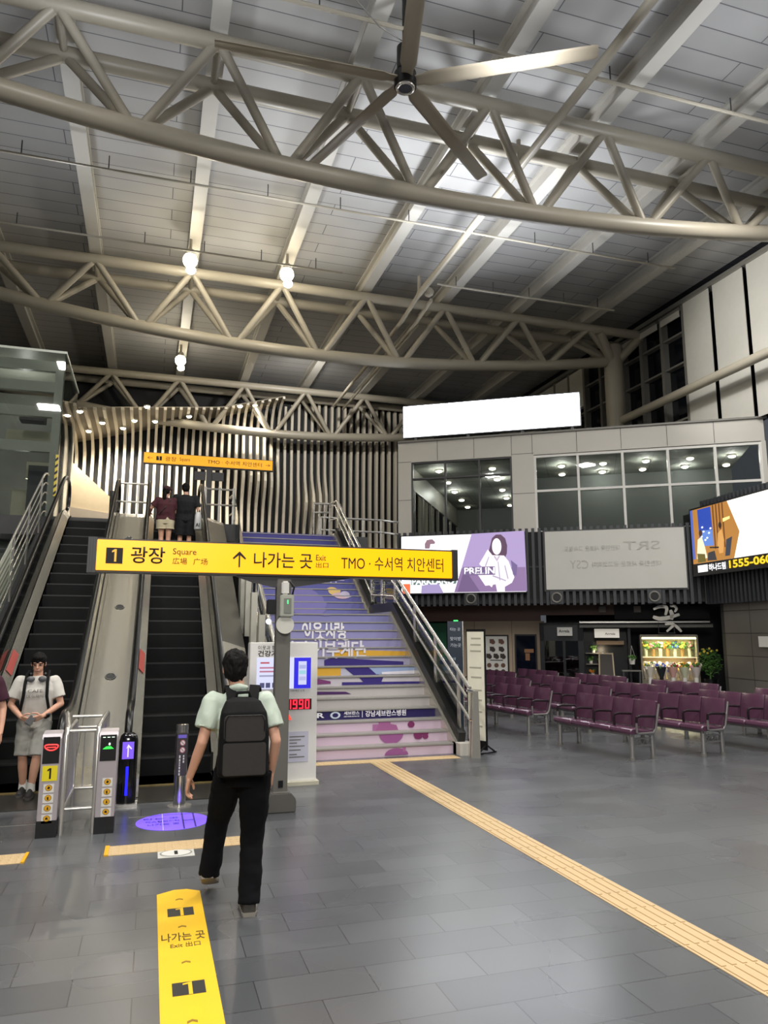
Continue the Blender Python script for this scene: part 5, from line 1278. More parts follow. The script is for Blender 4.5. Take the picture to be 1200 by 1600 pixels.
PB = plane((0, -0.083, 0), (1, 0, 0), (0, 0, 1))
ds = flat('display', rect(-0.06, 0.5, 0.06, 0.68), PB, emat('violet_led', '#8b62ff', 0.9), bp, 0, 0.004)
flat('arrow', [(-0.006, 0.52), (0.006, 0.52), (0.006, 0.625), (0.032, 0.6), (0.04, 0.61), (0, 0.655), (-0.02, 0.61), (-0.006, 0.62)], PB, emat('violet_pale', '#e6dcff', 1.2), ds, 0.005, 0.001)
flat('light_strip', rect(-0.014, 0.12, 0.014, 0.42), PB, emat('blue_led', '#1414ff', 2.0), bp, 0, 0.006)
sbd = thing('bollard', 'round stainless bollard with no-entry pictograms in front of the right escalator', 'bollard', (0.39, 8.68, 0))
MB().cyl((0, 0, 0), (0, 0, 0.86), 0.068, 24).ball((0, 0, 0.86), 0.068, 0.068, 0.012, 24, 6).build('post', M_CHROME, sbd, True)
MB().cyl((0, 0, 0), (0, 0, 0.015), 0.13, 24).build('base_plate', M_STAIN, sbd, True)
MB().box((-0.058, -0.076, 0.33), (0.058, -0.03, 0.78)).build('info_plate', mat('info_grey', '#4b484a', 0.35, 0.4), sbd, bevel=0.008)
PI_ = plane((0, -0.077, 0), (1, 0, 0), (0, 0, 1))
flat('violet_band', rect(-0.045, 0.725, 0.045, 0.76), PI_, emat('violet_dim', '#7a66d8', 0.6), sbd, 0, 0.001)
for z in (0.675, 0.6):
    q = flat('no_symbol', oval(0.005, z, 0.03, 0.032, 20), PI_, mat('picto_red', '#b0545a', 0.5), sbd, 0, 0.001)
    flat('symbol_disc', oval(0.005, z, 0.023, 0.025, 20), PI_, M_STICK, q, 0.0015, 0.001)
    flat('symbol_bar', [(-0.015, z + 0.016), (-0.01, z + 0.02), (0.022, z - 0.014), (0.017, z - 0.018)], PI_, mat('picto_red', '#b0545a', 0.5), q, 0.003, 0.001)
mb = MB(); random.seed(2)
for col, x in enumerate((-0.02, 0.02)):
    z = 0.545
    while z > 0.35 + 0.12 * col:
        h = random.uniform(0.012, 0.03); mb.box((x - 0.007, -0.0785, z - h), (x + 0.007, -0.0775, z)); z -= h + 0.008
mb.build('print', M_STICK, sbd)

# ------------------------------------------------------------------ floor markings
ps = thing('floor_sticker_or_projection', 'violet light projection painted as a glowing floor disc in front of the right escalator', 'floor marking', (0.305, 8.03, 0))
MB().cyl((0, 0, 0.0005), (0, 0, 0.003), 0.355, 48).build('disc', mat('violet_projection', '#7a5cf0', 0.5, emit='#6b4bff', es=0.45, var=0.1, scale=10), ps)  # projected violet light painted as a coloured, faintly glowing disc
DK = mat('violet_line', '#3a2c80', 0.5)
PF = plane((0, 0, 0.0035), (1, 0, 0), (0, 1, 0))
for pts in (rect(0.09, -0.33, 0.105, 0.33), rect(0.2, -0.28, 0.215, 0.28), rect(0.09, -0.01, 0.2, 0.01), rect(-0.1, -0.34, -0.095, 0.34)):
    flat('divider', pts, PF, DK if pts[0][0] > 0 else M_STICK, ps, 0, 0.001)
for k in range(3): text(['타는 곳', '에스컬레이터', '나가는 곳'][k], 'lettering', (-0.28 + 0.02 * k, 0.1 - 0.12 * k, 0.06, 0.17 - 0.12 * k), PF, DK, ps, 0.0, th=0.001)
def tactile(x0, y0, x1, y1, lab, bars, nm='tactile_paving'):
    t = thing(nm, lab, 'tactile paving', ((x0 + x1) / 2, (y0 + y1) / 2, 0))
    hx, hy = (x1 - x0) / 2, (y1 - y0) / 2
    MB().box((-hx, -hy, 0), (hx, hy, 0.005)).build('base', M_TACT, t)
    mb = MB()
    if bars == 'y':
        n = 4
        for k in range(n):
            c = -hx + 2 * hx * (k + 0.5) / n; q = int(2 * hy / 0.3)
            for j in range(q): mb.box((c - 0.016, -hy + 2 * hy * j / q + 0.008, 0.005), (c + 0.016, -hy + 2 * hy * (j + 1) / q - 0.008, 0.010))
    elif bars == 'x':
        n = max(2, int(2 * hy / 0.075))
        for k in range(n):
            c = -hy + 2 * hy * (k + 0.5) / n; mb.box((-hx, c - 0.012, 0.005), (hx, c + 0.012, 0.010))
    else:
        n = int(2 * hx / 0.06); m_ = max(2, int(2 * hy / 0.06))
        for i in range(n):
            for j in range(m_):
                mb.cyl((-hx + 2 * hx * (i + 0.5) / n, -hy + 2 * hy * (j + 0.5) / m_, 0.005), (-hx + 2 * hx * (i + 0.5) / n, -hy + 2 * hy * (j + 0.5) / m_, 0.010), 0.017, 7, 0.012)
    mb.build('raised_pattern', M_TACT, t)
    return t
tactile(3.13, 2.2, 3.42, 10.66, 'long beige tactile strip with raised lines running from the viewer to the stairs', 'y')
tactile(1.4, 10.66, 4.55, 10.92, 'beige tactile strip across the foot of the printed stairs', 'dot')
tl = tactile(-0.25, 6.98, 0.88, 7.27, 'beige dotted tactile strip across the approach to the right escalator, behind the yellow sticker', 'dot')
MB().box((-0.60, -0.145, 0.0), (-0.565, 0.145, 0.012)).build('end_strip', M_SYEL, tl)
t3 = tactile(-2.2, 6.98, -0.92, 7.27, 'beige dotted tactile strip before the left escalator, at the left edge', 'dot')
MB().box((0.64, -0.145, 0.0), (0.665, 0.145, 0.012)).build('end_strip', M_SYEL, t3)
fs = thing('floor_sticker_or_projection', 'long yellow exit floor sticker with black number plates, in the foreground', 'floor marking', (0.285, 4.2, 0), 0)
MB().prism([(-0.15, -1.6, 0.0008), (0.15, -1.6, 0.0008), (0.15, 1.68, 0.0008), (0.06, 1.745, 0.0008), (-0.03, 1.75, 0.0008), (-0.15, 1.68, 0.0008)], (0, 0, 0.002)).build('sheet', M_YELLOW, fs)
P4 = plane((0, 0, 0.003), (1, 0, 0), (0, 1, 0))
for y in (1.29, 0.16, -0.9):
    q = flat('number_plate', rect(-0.085, y - 0.075, 0.085, y + 0.075), P4, mat('plate_grey', '#2b2a28', 0.5), fs, 0, 0.001)
    flat('numeral', [(-0.002, y - 0.075), (0.018, y - 0.075), (0.018, y + 0.07), (-0.03, y + 0.055), (-0.03, y + 0.04), (-0.002, y + 0.045)], P4, M_YELLOW, q, 0.0015, 0.001)
text('나가는 곳', 'lettering', (-0.13, 0.80, 0.13, 0.93), P4, mat('sticker_text', '#4b3a10', 0.6), fs, 0.012, th=0.001)
text('Exit 出口', 'lettering', (-0.08, 0.70, 0.095, 0.77), P4, mat('sticker_text', '#4b3a10', 0.6), fs, 0.008, th=0.001)
for y in (1.53, 1.02, 0.48, -0.2, -0.6):
    flat('chevron', [(-0.025, y - 0.012), (-0.025, y + 0.01), (0.0, y + 0.026), (0.025, y + 0.01), (0.025, y - 0.012), (0.0, y + 0.006)], P4, mat('chevron_brown', '#8a6a1c', 0.6), fs, 0, 0.001)
ns = thing('floor_sticker_or_projection', 'small silver floor sticker between the dotted strip and the yellow sticker', 'floor marking', (0.30, 6.9, 0))
MB().box((-0.15, -0.12, 0.0005), (0.15, 0.12, 0.0025)).build('sheet', mat('silver_sheet', '#c2c1bb', 0.4), ns)
P5 = plane((0, 0, 0.0028), (1, 0, 0), (0, 1, 0))
flat('ring', oval(0, 0, 0.135, 0.10, 28), P5, mat('ring_grey', '#8a8a84', 0.5), ns, 0, 0.001); flat('ring', oval(0, 0, 0.12, 0.087, 28), P5, mat('silver_light', '#d2d1cb', 0.4), ns, 0.0015, 0.001)
flat('numeral', rect(-0.014, -0.05, 0.014, 0.055), P5, M_SIGNBLK, ns, 0.003, 0.001)
struct(MB().box((-0.12, 8.30, 0.0), (1.75, 8.315, 0.003)).box((-3, 8.30, 0.0), (-0.95, 8.315, 0.003)).build('trim_60', M_MGREY))

# ------------------------------------------------------------------ people
def remesh(o, voxel, smooth=2, fold=0.0, fs=9.0, seed=0.0, fold_z=1.0):
    md = o.modifiers.new('r', 'REMESH'); md.mode = 'VOXEL'; md.voxel_size = voxel; md.use_smooth_shade = True
    m2 = o.modifiers.new('s', 'SMOOTH'); m2.iterations = smooth; m2.factor = 0.5
    dg = bpy.context.evaluated_depsgraph_get(); dg.update()
    me = bpy.data.meshes.new_from_object(o.evaluated_get(dg))
    old = o.data; mats = list(old.materials); o.modifiers.clear(); o.data = me
    if not me.materials:
        for m in mats: me.materials.append(m)
    bpy.data.meshes.remove(old)
    if fold:
        ns_ = [v.normal.copy() for v in me.vertices]
        for v, n in zip(me.vertices, ns_):
            p = Vector((v.co.x * fs, v.co.y * fs, v.co.z * fs * fold_z + seed))
            v.co += n * fold * (noise.noise(p) + 0.5 * noise.noise(p * 2.3))
    me.polygons.foreach_set('use_smooth', [True] * len(me.polygons))
    return o
def V(*a): return Vector(a)
def hand(mb, w, d, s, n, curl=0.5, sc=1.0):
    """palm at wrist w, fingers along d, thumb side s, palm faces n"""
    w = Vector(w); d = Vector(d).normalized(); s = Vector(s); s = (s - d * s.dot(d)).normalized(); n = Vector(n); n = (n - d * n.dot(d) - s * n.dot(s)).normalized()
    L = [0.072, 0.08, 0.075, 0.06]
    for i in range(4):
        off = s * (0.027 - 0.018 * i)
        k = w + d * (0.085 - 0.004 * abs(i - 1)) * sc + off * sc
        mb.cone_seg(w + d * 0.012 + off * 0.7, k, 0.0145 * sc, 0.0125 * sc, 8)
        p = k; a = 0.25 * curl
        for j, f in enumerate((0.45, 0.32, 0.23)):
            dd = d * math.cos(a) + n * math.sin(a)
            q = p + dd * L[i] * f * sc
            mb.cone_seg(p, q, (0.0105 - 0.001 * j) * sc, (0.0095 - 0.001 * j) * sc, 7)
            p = q; a += 0.75 * curl
    b = w + d * 0.025 + s * 0.022
    t1 = b + (d * 0.6 + s * 0.75 + n * 0.35).normalized() * 0.042 * sc; t2 = t1 + (d * 0.9 + s * 0.3 + n * 0.4).normalized() * 0.032 * sc; t3 = t2 + (d * 0.95 + n * 0.35).normalized() * 0.024 * sc
    mb.cone_seg(b, t1, 0.014 * sc, 0.0125 * sc, 8); mb.cone_seg(t1, t2, 0.0115 * sc, 0.0105 * sc, 8); mb.cone_seg(t2, t3, 0.0105 * sc, 0.0085 * sc, 8)
def limb(mb, pts, rad, n=16, sub=4):
    P = []; Rr = []
    for i in range(len(pts) - 1):
        for k in range(sub):
            t = k / sub; P.append(Vector(pts[i]).lerp(Vector(pts[i + 1]), t)); Rr.append(rad[i] + (rad[i + 1] - rad[i]) * t)
    P.append(Vector(pts[-1])); Rr.append(rad[-1])
    for _ in range(2):
        P = [P[0]] + [(P[i - 1] + P[i] * 2 + P[i + 1]) / 4 for i in range(1, len(P) - 1)] + [P[-1]]
    mb.tube(P, Rr, n)
def shoe(par, heel, toe, up, m_up, m_sole, kw=1.0):
    H = Vector(heel); T = Vector(toe); f = (T - H).normalized(); u = Vector(up); u = (u - f * u.dot(f)).normalized(); s = f.cross(u); L = (T - H).length
    prof = [(0.0, 0.030, 0.07), (0.04, 0.036, 0.088), (0.2, 0.038, 0.092), (0.4, 0.041, 0.078), (0.6, 0.047, 0.06), (0.8, 0.046, 0.048), (0.94, 0.036, 0.036), (1.0, 0.02, 0.026)]
    rings = []
    for t, w, h in prof:
        w *= kw; h *= kw; c = H + f * (t * L); ring = []
        for k in range(14):
            a = 2 * PI * k / 14
            y = math.sin(a); x = math.cos(a)
            hh = h if y > 0 else 0.004
            ring.append(c + s * (w * x * (1 if y <= 0 else (1 - 0.25 * y))) + u * (0.02 + hh * max(0, y) ** 0.8 + (0.004 * y if y < 0 else 0)))
        rings.append(ring)
    sh = MB().loft(rings).build('shoe', m_up, par, True)
    rings = []
    for z in (0.0, 0.012, 0.026):
        g = 1.0 if z else 0.94
        ring = []
        N = len(prof)
        for t, w, h in prof: ring.append(H + f * (t * L - 0.004 if t < .5 else t * L + 0.004) + s * (w * 1.08 * g * kw) + u * z)
        for t, w, h in reversed(prof): ring.append(H + f * (t * L - 0.004 if t < .5 else t * L + 0.004) - s * (w * 1.08 * g * kw) + u * z)
        rings.append(ring)
    MB().loft(rings).build('sole', m_sole, sh)
    return sh
def head(mb, c, k=1.0, yaw=0.0, pitch=0.0):
    M = Matrix.Rotation(yaw, 3, 'Z') @ Matrix.Rotation(pitch, 3, 'X')
    c = Vector(c); o = lambda x, y, z: c + M @ Vector((x * k, y * k, z * k))
    mb.ball(o(0, -0.008, 0.025), 0.074 * k, 0.092 * k, 0.092 * k, 20, 14, M)
    mb.ball(o(0, 0.022, -0.045), 0.056 * k, 0.066 * k, 0.068 * k, 18, 12, M)
    mb.ball(o(0, 0.05, -0.088), 0.026 * k, 0.03 * k, 0.022 * k, 12, 8, M)
    mb.cone_seg(o(0, 0.085, 0.015), o(0, 0.102, -0.022), 0.008 * k, 0.014 * k, 8)
    mb.ball(o(0.0, 0.088, -0.058), 0.022 * k, 0.010 * k, 0.008 * k, 10, 6, M)
    for s in (-1, 1):
        mb.ball(o(s * 0.076, -0.005, -0.005), 0.010 * k, 0.022 * k, 0.034 * k, 10, 8, M)
        mb.ball(o(s * 0.03, 0.076, 0.03), 0.024 * k, 0.012 * k, 0.009 * k, 10, 6, M)
    return o, M
def face(par, o, k, M):
    e = MB(); b = MB()
    for s in (-1, 1):
        e.ball(o(s * 0.031, 0.080, 0.008), 0.012 * k, 0.008 * k, 0.007 * k, 10, 6, M)
        b.ball(o(s * 0.033, 0.088, 0.034), 0.02 * k, 0.006 * k, 0.004 * k, 8, 5, M)
    e.build('eye', M_BLACK, par, True); b.build('eyebrow', M_HAIR, par, True)
    MB().ball(o(0, 0.096, -0.058), 0.022 * k, 0.005 * k, 0.006 * k, 10, 5, M).build('lips', mat('lips', '#a4605a', 0.5), par, True)
def hair(par, o, k, M, low=-0.03, m=None, lump=0.010, fringe=0.05):
    mb = MB()
    mb.ball(o(0, -0.016, 0.045), 0.085 * k, 0.098 * k, 0.086 * k, 22, 14, M)
    mb.ball(o(0, -0.045, 0.0), 0.080 * k, 0.066 * k, 0.085 * k, 20, 12, M)
    for s in (-1, 1): mb.ball(o(s * 0.064, -0.012, 0.02), 0.02 * k, 0.045 * k, 0.05 * k, 12, 8, M)
    mb.ball(o(0, 0.04, 0.085), 0.062 * k, 0.045 * k, 0.035 * k, 16, 8, M)
    h = mb.build('hair', m or M_HAIR, par)
    remesh(h, 0.006, 1, lump * 0.55, 42.0, 3.0, 0.35)
    return h
def lerp(a, b, t): return Vector(a).lerp(Vector(b), t)

def person(lab, loc, rz, J, hk=1.0, skin=M_SKIN, do_face=True, yaw=0.0, pitch=0.0, hands=None, name='person'):
    t = thing(name, lab, 'person', loc, rz)
    mb = MB()
    pel, ch, nk, hd = (Vector(J[q]) for q in ('pelvis', 'chest', 'neck', 'head'))
    mb.stack([(pel.x, pel.y, pel.z - 0.1, 0.12, 0.09), (pel.x, pel.y, pel.z, 0.155, 0.105), (lerp(pel, ch, .4).x, lerp(pel, ch, .4).y, lerp(pel, ch, .4).z, 0.13, 0.092), (ch.x, ch.y, ch.z, 0.155, 0.105), (ch.x, ch.y, ch.z + 0.1, 0.15, 0.085), (nk.x, nk.y, nk.z - 0.02, 0.07, 0.055)], 20, 2.3)
    mb.cone_seg(nk - Vector((0, 0, 0.03)), lerp(nk, hd, 0.65), 0.056 * hk, 0.052 * hk)
    o, M = head(mb, hd, hk, yaw, pitch)
    for s in 'LR':
        sh, el, wr = J['sh' + s], J['el' + s], J['wr' + s]
        mb.cone_seg(ch + (Vector(sh) - ch) * 0.6, sh, 0.05, 0.052)
        mb.cone_seg(sh, el, 0.048, 0.037); mb.cone_seg(el, lerp(el, wr, 0.4), 0.037, 0.036); mb.cone_seg(lerp(el, wr, 0.4), wr, 0.036, 0.025)
        hd_, hs_, hn_, cu = J['hand' + s]
        hand(mb, wr, hd_, hs_, hn_, cu)
        hp, kn, an = J['hip' + s], J['kn' + s], J['an' + s]
        mb.cone_seg(hp, kn, 0.078, 0.05); mb.cone_seg(kn, lerp(kn, an, 0.35), 0.05, 0.052); mb.cone_seg(lerp(kn, an, 0.35), an, 0.052, 0.035)
        mb.cone_seg(an, lerp(J['heel' + s], J['toe' + s], 0.45) + Vector((0, 0, 0.035)), 0.035, 0.03)
    b = mb.build('body', skin, t); remesh(b, 0.0058, 2)
    if do_face: face(t, o, hk, M)
    return t, o, M
def shirt(t, J, m, hem, sl=0.55, name='shirt', loose=0.03, fold=0.007, seed=1.0, hemw=0.165, collar=False):
    pel, ch, nk = (Vector(J[q]) for q in ('pelvis', 'chest', 'neck'))
    mb = MB(); mid = lerp(pel, ch, 0.4)
    mb.stack([(pel.x, pel.y, hem, hemw + 0.01, 0.125), (lerp(pel, ch, .15).x, lerp(pel, ch, .15).y, lerp(pel, ch, .15).z, hemw, 0.12), (mid.x, mid.y, mid.z, 0.14 + loose, 0.095 + loose), (ch.x, ch.y, ch.z, 0.155 + loose, 0.105 + loose), (ch.x, ch.y, ch.z + 0.08, 0.16 + loose * 0.6, 0.09 + loose * 0.5), (nk.x, nk.y, nk.z - 0.045, 0.115, 0.08), (nk.x, nk.y, nk.z - 0.012, 0.07, 0.068)], 24, 2.4)
    for s in 'LR':
        sh, el = Vector(J['sh' + s]), Vector(J['el' + s])
        mb.cone_seg(ch + (sh - ch) * 0.55 + Vector((0, 0, 0.02)), sh, 0.07, 0.066)
        limb(mb, [sh, lerp(sh, el, sl * 0.5), lerp(sh, el, sl), lerp(sh, el, sl + 0.06)], [0.068, 0.072, 0.078, 0.080], 18)
    if collar: mb.tube([(nk.x + 0.066 * math.cos(2 * PI * k / 20), nk.y + 0.064 * math.sin(2 * PI * k / 20), nk.z + 0.005 - 0.012 * math.sin(2 * PI * k / 20)) for k in range(20)], 0.02, 8, closed=True)
    o = mb.build(name, m, t); return remesh(o, 0.0095, 2, fold, 8.0, seed, 0.6)
def bottoms(t, J, m, ends, name, r0=0.105, r1=0.085, fold=0.006, seed=2.0, top=0.06):
    pel = Vector(J['pelvis']); mb = MB()
    mb.stack([(pel.x, pel.y, pel.z - 0.12, 0.15, 0.115), (pel.x, pel.y, pel.z - 0.04, 0.168, 0.125), (pel.x, pel.y, pel.z + top, 0.155, 0.11)], 22, 2.4)
    for s in 'LR':
        hp, kn, an = (Vector(J[q + s]) for q in ('hip', 'kn', 'an'))
        e = ends[0] if s == 'L' else ends[1]
        pts = [hp + Vector((0, 0, 0.03)), lerp(hp, kn, 0.5)]; rr = [r0, r0 * 0.93]
        if e <= 1.0: pts.append(lerp(hp, kn, e)); rr.append(r1)
        else:
            pts += [kn, lerp(kn, an, 0.5), lerp(kn, an, e - 1.0)]; rr += [r1, r1 * 0.93, r1 * 0.9]
        limb(mb, pts, rr, 18)
    o = mb.build(name, m, t); return remesh(o, 0.0095, 2, fold, 7.0, seed, 1.6)

# the man walking away with a backpack
JW = dict(pelvis=(0.01, 0.0, 0.93), chest=(-0.03, 0.02, 1.27), neck=(-0.05, 0.03, 1.46), head=(-0.07, 0.05, 1.605),
          shL=(-0.215, 0.0, 1.39), elL=(-0.285, -0.05, 1.115), wrL=(-0.355, 0.04, 0.87), shR=(0.155, -0.01, 1.385), elR=(0.215, -0.09, 1.11), wrR=(0.205, 0.02, 0.88),
          handL=((-0.12, 0.25, -0.95), (0.25, 0.95, 0.2), (1, -0.2, 0), 0.75), handR=((-0.05, 0.3, -0.95), (-0.2, 0.95, 0.2), (-1, -0.2, 0), 1.1),
          hipL=(-0.085, 0.0, 0.87), knL=(-0.125, 0.29, 0.55), anL=(-0.17, 0.30, 0.215), heelL=(-0.195, 0.24, 0.145), toeL=(-0.14, 0.49, 0.03),
          hipR=(0.095, 0.0, 0.87), knR=(0.085, 0.03, 0.49), anR=(0.06, -0.08, 0.10), heelR=(0.055, -0.15, 0.0), toeR=(0.075, 0.13, 0.0))
man, o_, M_ = person('man in pale green shirt and black trousers walking away with a backpack', (0.66, 5.42, 0), 0, JW, 1.0)
hair(man, o_, 1.07, M_, lump=0.022)
shirt(man, JW, mat('shirt_sage', '#b9c5b6', 0.8, var=0.04), 0.90, 0.62, 'shirt', 0.028, 0.017, 1.0, collar=True)
bottoms(man, JW, mat('trousers_navy', '#07080d', 0.9, spec=0.2), (2.2, 2.10), 'trousers', 0.112, 0.084, 0.008)
MB().tube([(0.01 + 0.168 * math.cos(2 * PI * k / 24), 0.118 * math.sin(2 * PI * k / 24), 0.955) for k in range(24)], 0.014, 6, closed=True).build('belt', M_BLACK, man, True)
SHG = mat('shoe_grey', '#3b3733', 0.7); SOL = mat('sole_pale', '#857f75', 0.7)
shoe(man, JW['heelL'], JW['toeL'], (0, 0.4, 1), SHG, SOL, 1.25); shoe(man, JW['heelR'], JW['toeR'], (0, 0, 1), SHG, SOL, 1.25)
pk = thing('backpack', 'dark grey and black backpack on the back of the walking man', 'backpack', (0.645, 5.28, 0.9), R(-3))
BK1 = mat('pack_black', '#0a0a0b', 0.8, var=0.15, spec=0.25); BK2 = mat('pack_grey', '#2a2624', 0.75, var=0.10, scale=40, bump=0.1)
mb = MB(); mb.stack([(0, 0, 0.0, 0.165, 0.075), (0, -0.01, 0.03, 0.175, 0.09), (0, -0.01, 0.3, 0.168, 0.09), (-0.005, 0.0, 0.42, 0.155, 0.08), (-0.01, 0.02, 0.49, 0.12, 0.055), (-0.01, 0.03, 0.515, 0.07, 0.03)], 28, 4.5)
pkb = mb.build('main_body', BK1, pk); remesh(pkb, 0.007, 3, 0.004, 9, 4)
def panel(name, xs, z0, z1, y, m, r=0.03, n=5):
    pts = []
    for cx, cz, a0 in ((xs[1] - r, z0 + r, -90), (xs[1] - r, z1 - r, 0), (xs[0] + r, z1 - r, 90), (xs[0] + r, z0 + r, 180)):
        for k in range(n + 1): pts.append((cx + r * math.cos(R(a0 + 90 * k / n)), y, cz + r * math.sin(R(a0 + 90 * k / n))))
    return MB().prism(pts, (0, 0.03, 0)).build(name, m, pk, bevel=0.004)
panel('front_pocket', (-0.14, 0.145), 0.015, 0.225, -0.112, BK2, 0.02)
panel('upper_panel', (-0.138, 0.138), 0.235, 0.405, -0.108, BK2, 0.03)
MB().tube([(-0.13, -0.113, 0.24), (-0.13, -0.113, 0.37), (-0.11, -0.11, 0.405), (0.11, -0.11, 0.405), (0.13, -0.113, 0.37), (0.13, -0.113, 0.30)], 0.004, 6).build('zip', M_BLACK, pk)
MB().tube([(-0.06, 0.03, 0.505), (-0.05, 0.02, 0.545), (0.03, 0.02, 0.548), (0.045, 0.03, 0.505)], 0.012, 8).build('handle', BK1, pk, True)
for s in (-1, 1):
    x = s * 0.075
    mb = MB(); P = [(x * 0.9 - 0.015, 0.03, 0.42), (x - 0.01, 0.07, 0.52), (x * 1.15 - 0.01, 0.13, 0.585), (x * 1.3, 0.23, 0.55), (x * 1.4, 0.285, 0.42), (x * 1.55, 0.29, 0.25), (x * 2.0, 0.22, 0.12), (x * 2.25, 0.05, 0.05)]
    rings = []
    for i, p in enumerate(P):
        p = Vector(p); q = Vector(P[min(i + 1, 7)]); r = Vector(P[max(i - 1, 0)]); d = (q - r).normalized(); sd = Vector((1, 0.1, 0)); sd = (sd - d * sd.dot(d)).normalized(); nn_ = d.cross(sd)
        w = 0.036 if i < 6 else 0.014
        rings.append([p + sd * w + nn_ * 0.006, p - sd * w + nn_ * 0.006, p - sd * w - nn_ * 0.006, p + sd * w - nn_ * 0.006])
    mb.loft(rings).build('strap', BK1, pk, True)
MB().box((-0.008, -0.003, 0.0), (0.008, 0.003, 0.12)).build('side_strap', BK1, pk).location = (-0.205, 0.06, 0.03)
ph = tag(MB().box((-0.036, -0.005, -0.075), (0.036, 0.005, 0.075)).build('phone', M_BLACK, None, bevel=0.004), 'dark phone held low in the right hand of the walking man', 'phone')
ph.location = (0.852, 5.50, 0.80); ph.rotation_euler = (R(15), R(10), R(80))
MB().tube([(0, 0, 0.07), (0.03, -0.02, 0.03), (0.04, -0.03, -0.06), (0.03, -0.03, -0.12)], 0.004, 6).build('strap', M_BLACK, ph)

# the young man in white coming off the left escalator
JB = dict(pelvis=(0, 0, 0.86), chest=(0, 0.0, 1.18), neck=(0, 0.02, 1.36), head=(0, 0.05, 1.49),
          shR=(0.185, 0, 1.29), elR=(0.27, 0.02, 1.02), wrR=(0.12, 0.2, 0.89), shL=(-0.185, 0, 1.29), elL=(-0.27, 0.03, 1.02), wrL=(-0.10, 0.22, 0.90),
          handR=((-0.75, 0.55, -0.25), (0.2, 0.3, 0.9), (-0.3, -0.9, 0.1), 0.9), handL=((0.8, 0.45, -0.25), (-0.2, 0.3, 0.9), (0.3, -0.9, 0.1), 0.9),
          hipR=(0.085, 0, 0.80), knR=(0.10, 0.04, 0.44), anR=(0.085, -0.06, 0.09), heelR=(0.08, -0.12, 0.0), toeR=(0.10, 0.13, 0.0),
          hipL=(-0.085, 0, 0.80), knL=(-0.06, 0.12, 0.44), anL=(-0.02, 0.10, 0.09), heelL=(-0.015, 0.04, 0.0), toeL=(-0.02, 0.30, 0.0))
boy, o_, M_ = person('person in white printed tee and grey shorts looking down at a phone', (-1.24, 9.72, 0.012), PI, JB, 0.97, yaw=0.0, pitch=-0.3)
hair(boy, o_, 1.0, M_)
shirt(boy, JB, mat('tee_white', '#cbc7bf', 0.85, var=0.04), 0.76, 0.66, 'tshirt', 0.04, 0.009, 5.0, 0.175)
bottoms(boy, JB, mat('shorts_grey', '#a19f98', 0.85), (0.98, 0.98), 'shorts', 0.108, 0.092, 0.006)
PBt = plane((-0.11, 0.158, 0), (-1, 0, 0), (0, 0, 1))
text('CAFE', 'shirt_print', (-0.19, 1.165, -0.03, 1.20), PBt, mat('print_soft', '#8f8c86', 0.8), boy, 0.01, th=0.002)
text('DE GUERRE', 'shirt_print', (-0.2, 1.11, -0.02, 1.14), PBt, mat('print_soft', '#8f8c86', 0.8), boy, 0.01, th=0.002)
for s in 'LR':
    an = Vector(JB['an' + s]); MB().cyl(an + Vector((0, 0, -0.03)), an + Vector((0, 0, 0.07)), 0.048, 14, 0.045).build('sock', M_STICK, boy, True)
    shoe(boy, JB['heel' + s], JB['toe' + s], (0, 0, 1), mat('shoe_dark', '#2d2b2b', 0.7), mat('sole_dark', '#4a4744', 0.7))
MB().tube([(-0.125 + 0.0, 0.195 + 0.0, 0.90), (-0.15, 0.165, 0.915)], 0.036, 12).build('wrist_watch', M_BLACK, boy, True)
hp_ = thing('headphones', 'grey headphones hanging round the neck of the young man in white', 'headphones', (-1.24, 9.72, 0.012), PI)
MB().tube([(0.08 * math.cos(a), 0.02 - 0.085 * math.sin(a), 1.375 - 0.02 * math.sin(a)) for a in [R(180 * k / 12) for k in range(13)]], 0.012, 8).build('band', M_DGREY, hp_, True)
for s in (-1, 1): MB().ball((s * 0.062, 0.125, 1.315), 0.045, 0.022, 0.034).build('ear_cup', mat('cup_grey', '#5b5c5e', 0.4), hp_, True)
bk = thing('backpack', 'black backpack with two straps worn by the young man in white', 'backpack', (-1.24, 9.72, 0.012), PI)
remesh(MB().stack([(0, -0.22, 0.86, 0.13, 0.06), (0, -0.23, 1.1, 0.14, 0.08), (0, -0.21, 1.32, 0.11, 0.05)], 22, 4).build('main_body', BK1, bk), 0.01, 3)
for s in (-1, 1):
    MB().tube([(s * 0.10, -0.18, 1.30), (s * 0.11, -0.06, 1.395), (s * 0.115, 0.04, 1.37), (s * 0.12, 0.125, 1.27), (s * 0.125, 0.152, 1.12), (s * 0.15, 0.12, 0.98), (s * 0.16, -0.05, 0.9), (s * 0.11, -0.2, 0.9)], 0.017, 8).build('strap', BK1, bk, True)
ph2 = tag(MB().box((-0.036, -0.005, -0.06), (0.036, 0.005, 0.06)).build('phone', M_BLACK, None, bevel=0.004), 'dark phone held in both hands by the young man in white', 'phone')
ph2.location = (-1.25, 9.41, 0.88); ph2.rotation_euler = (R(-40), R(35), 0)

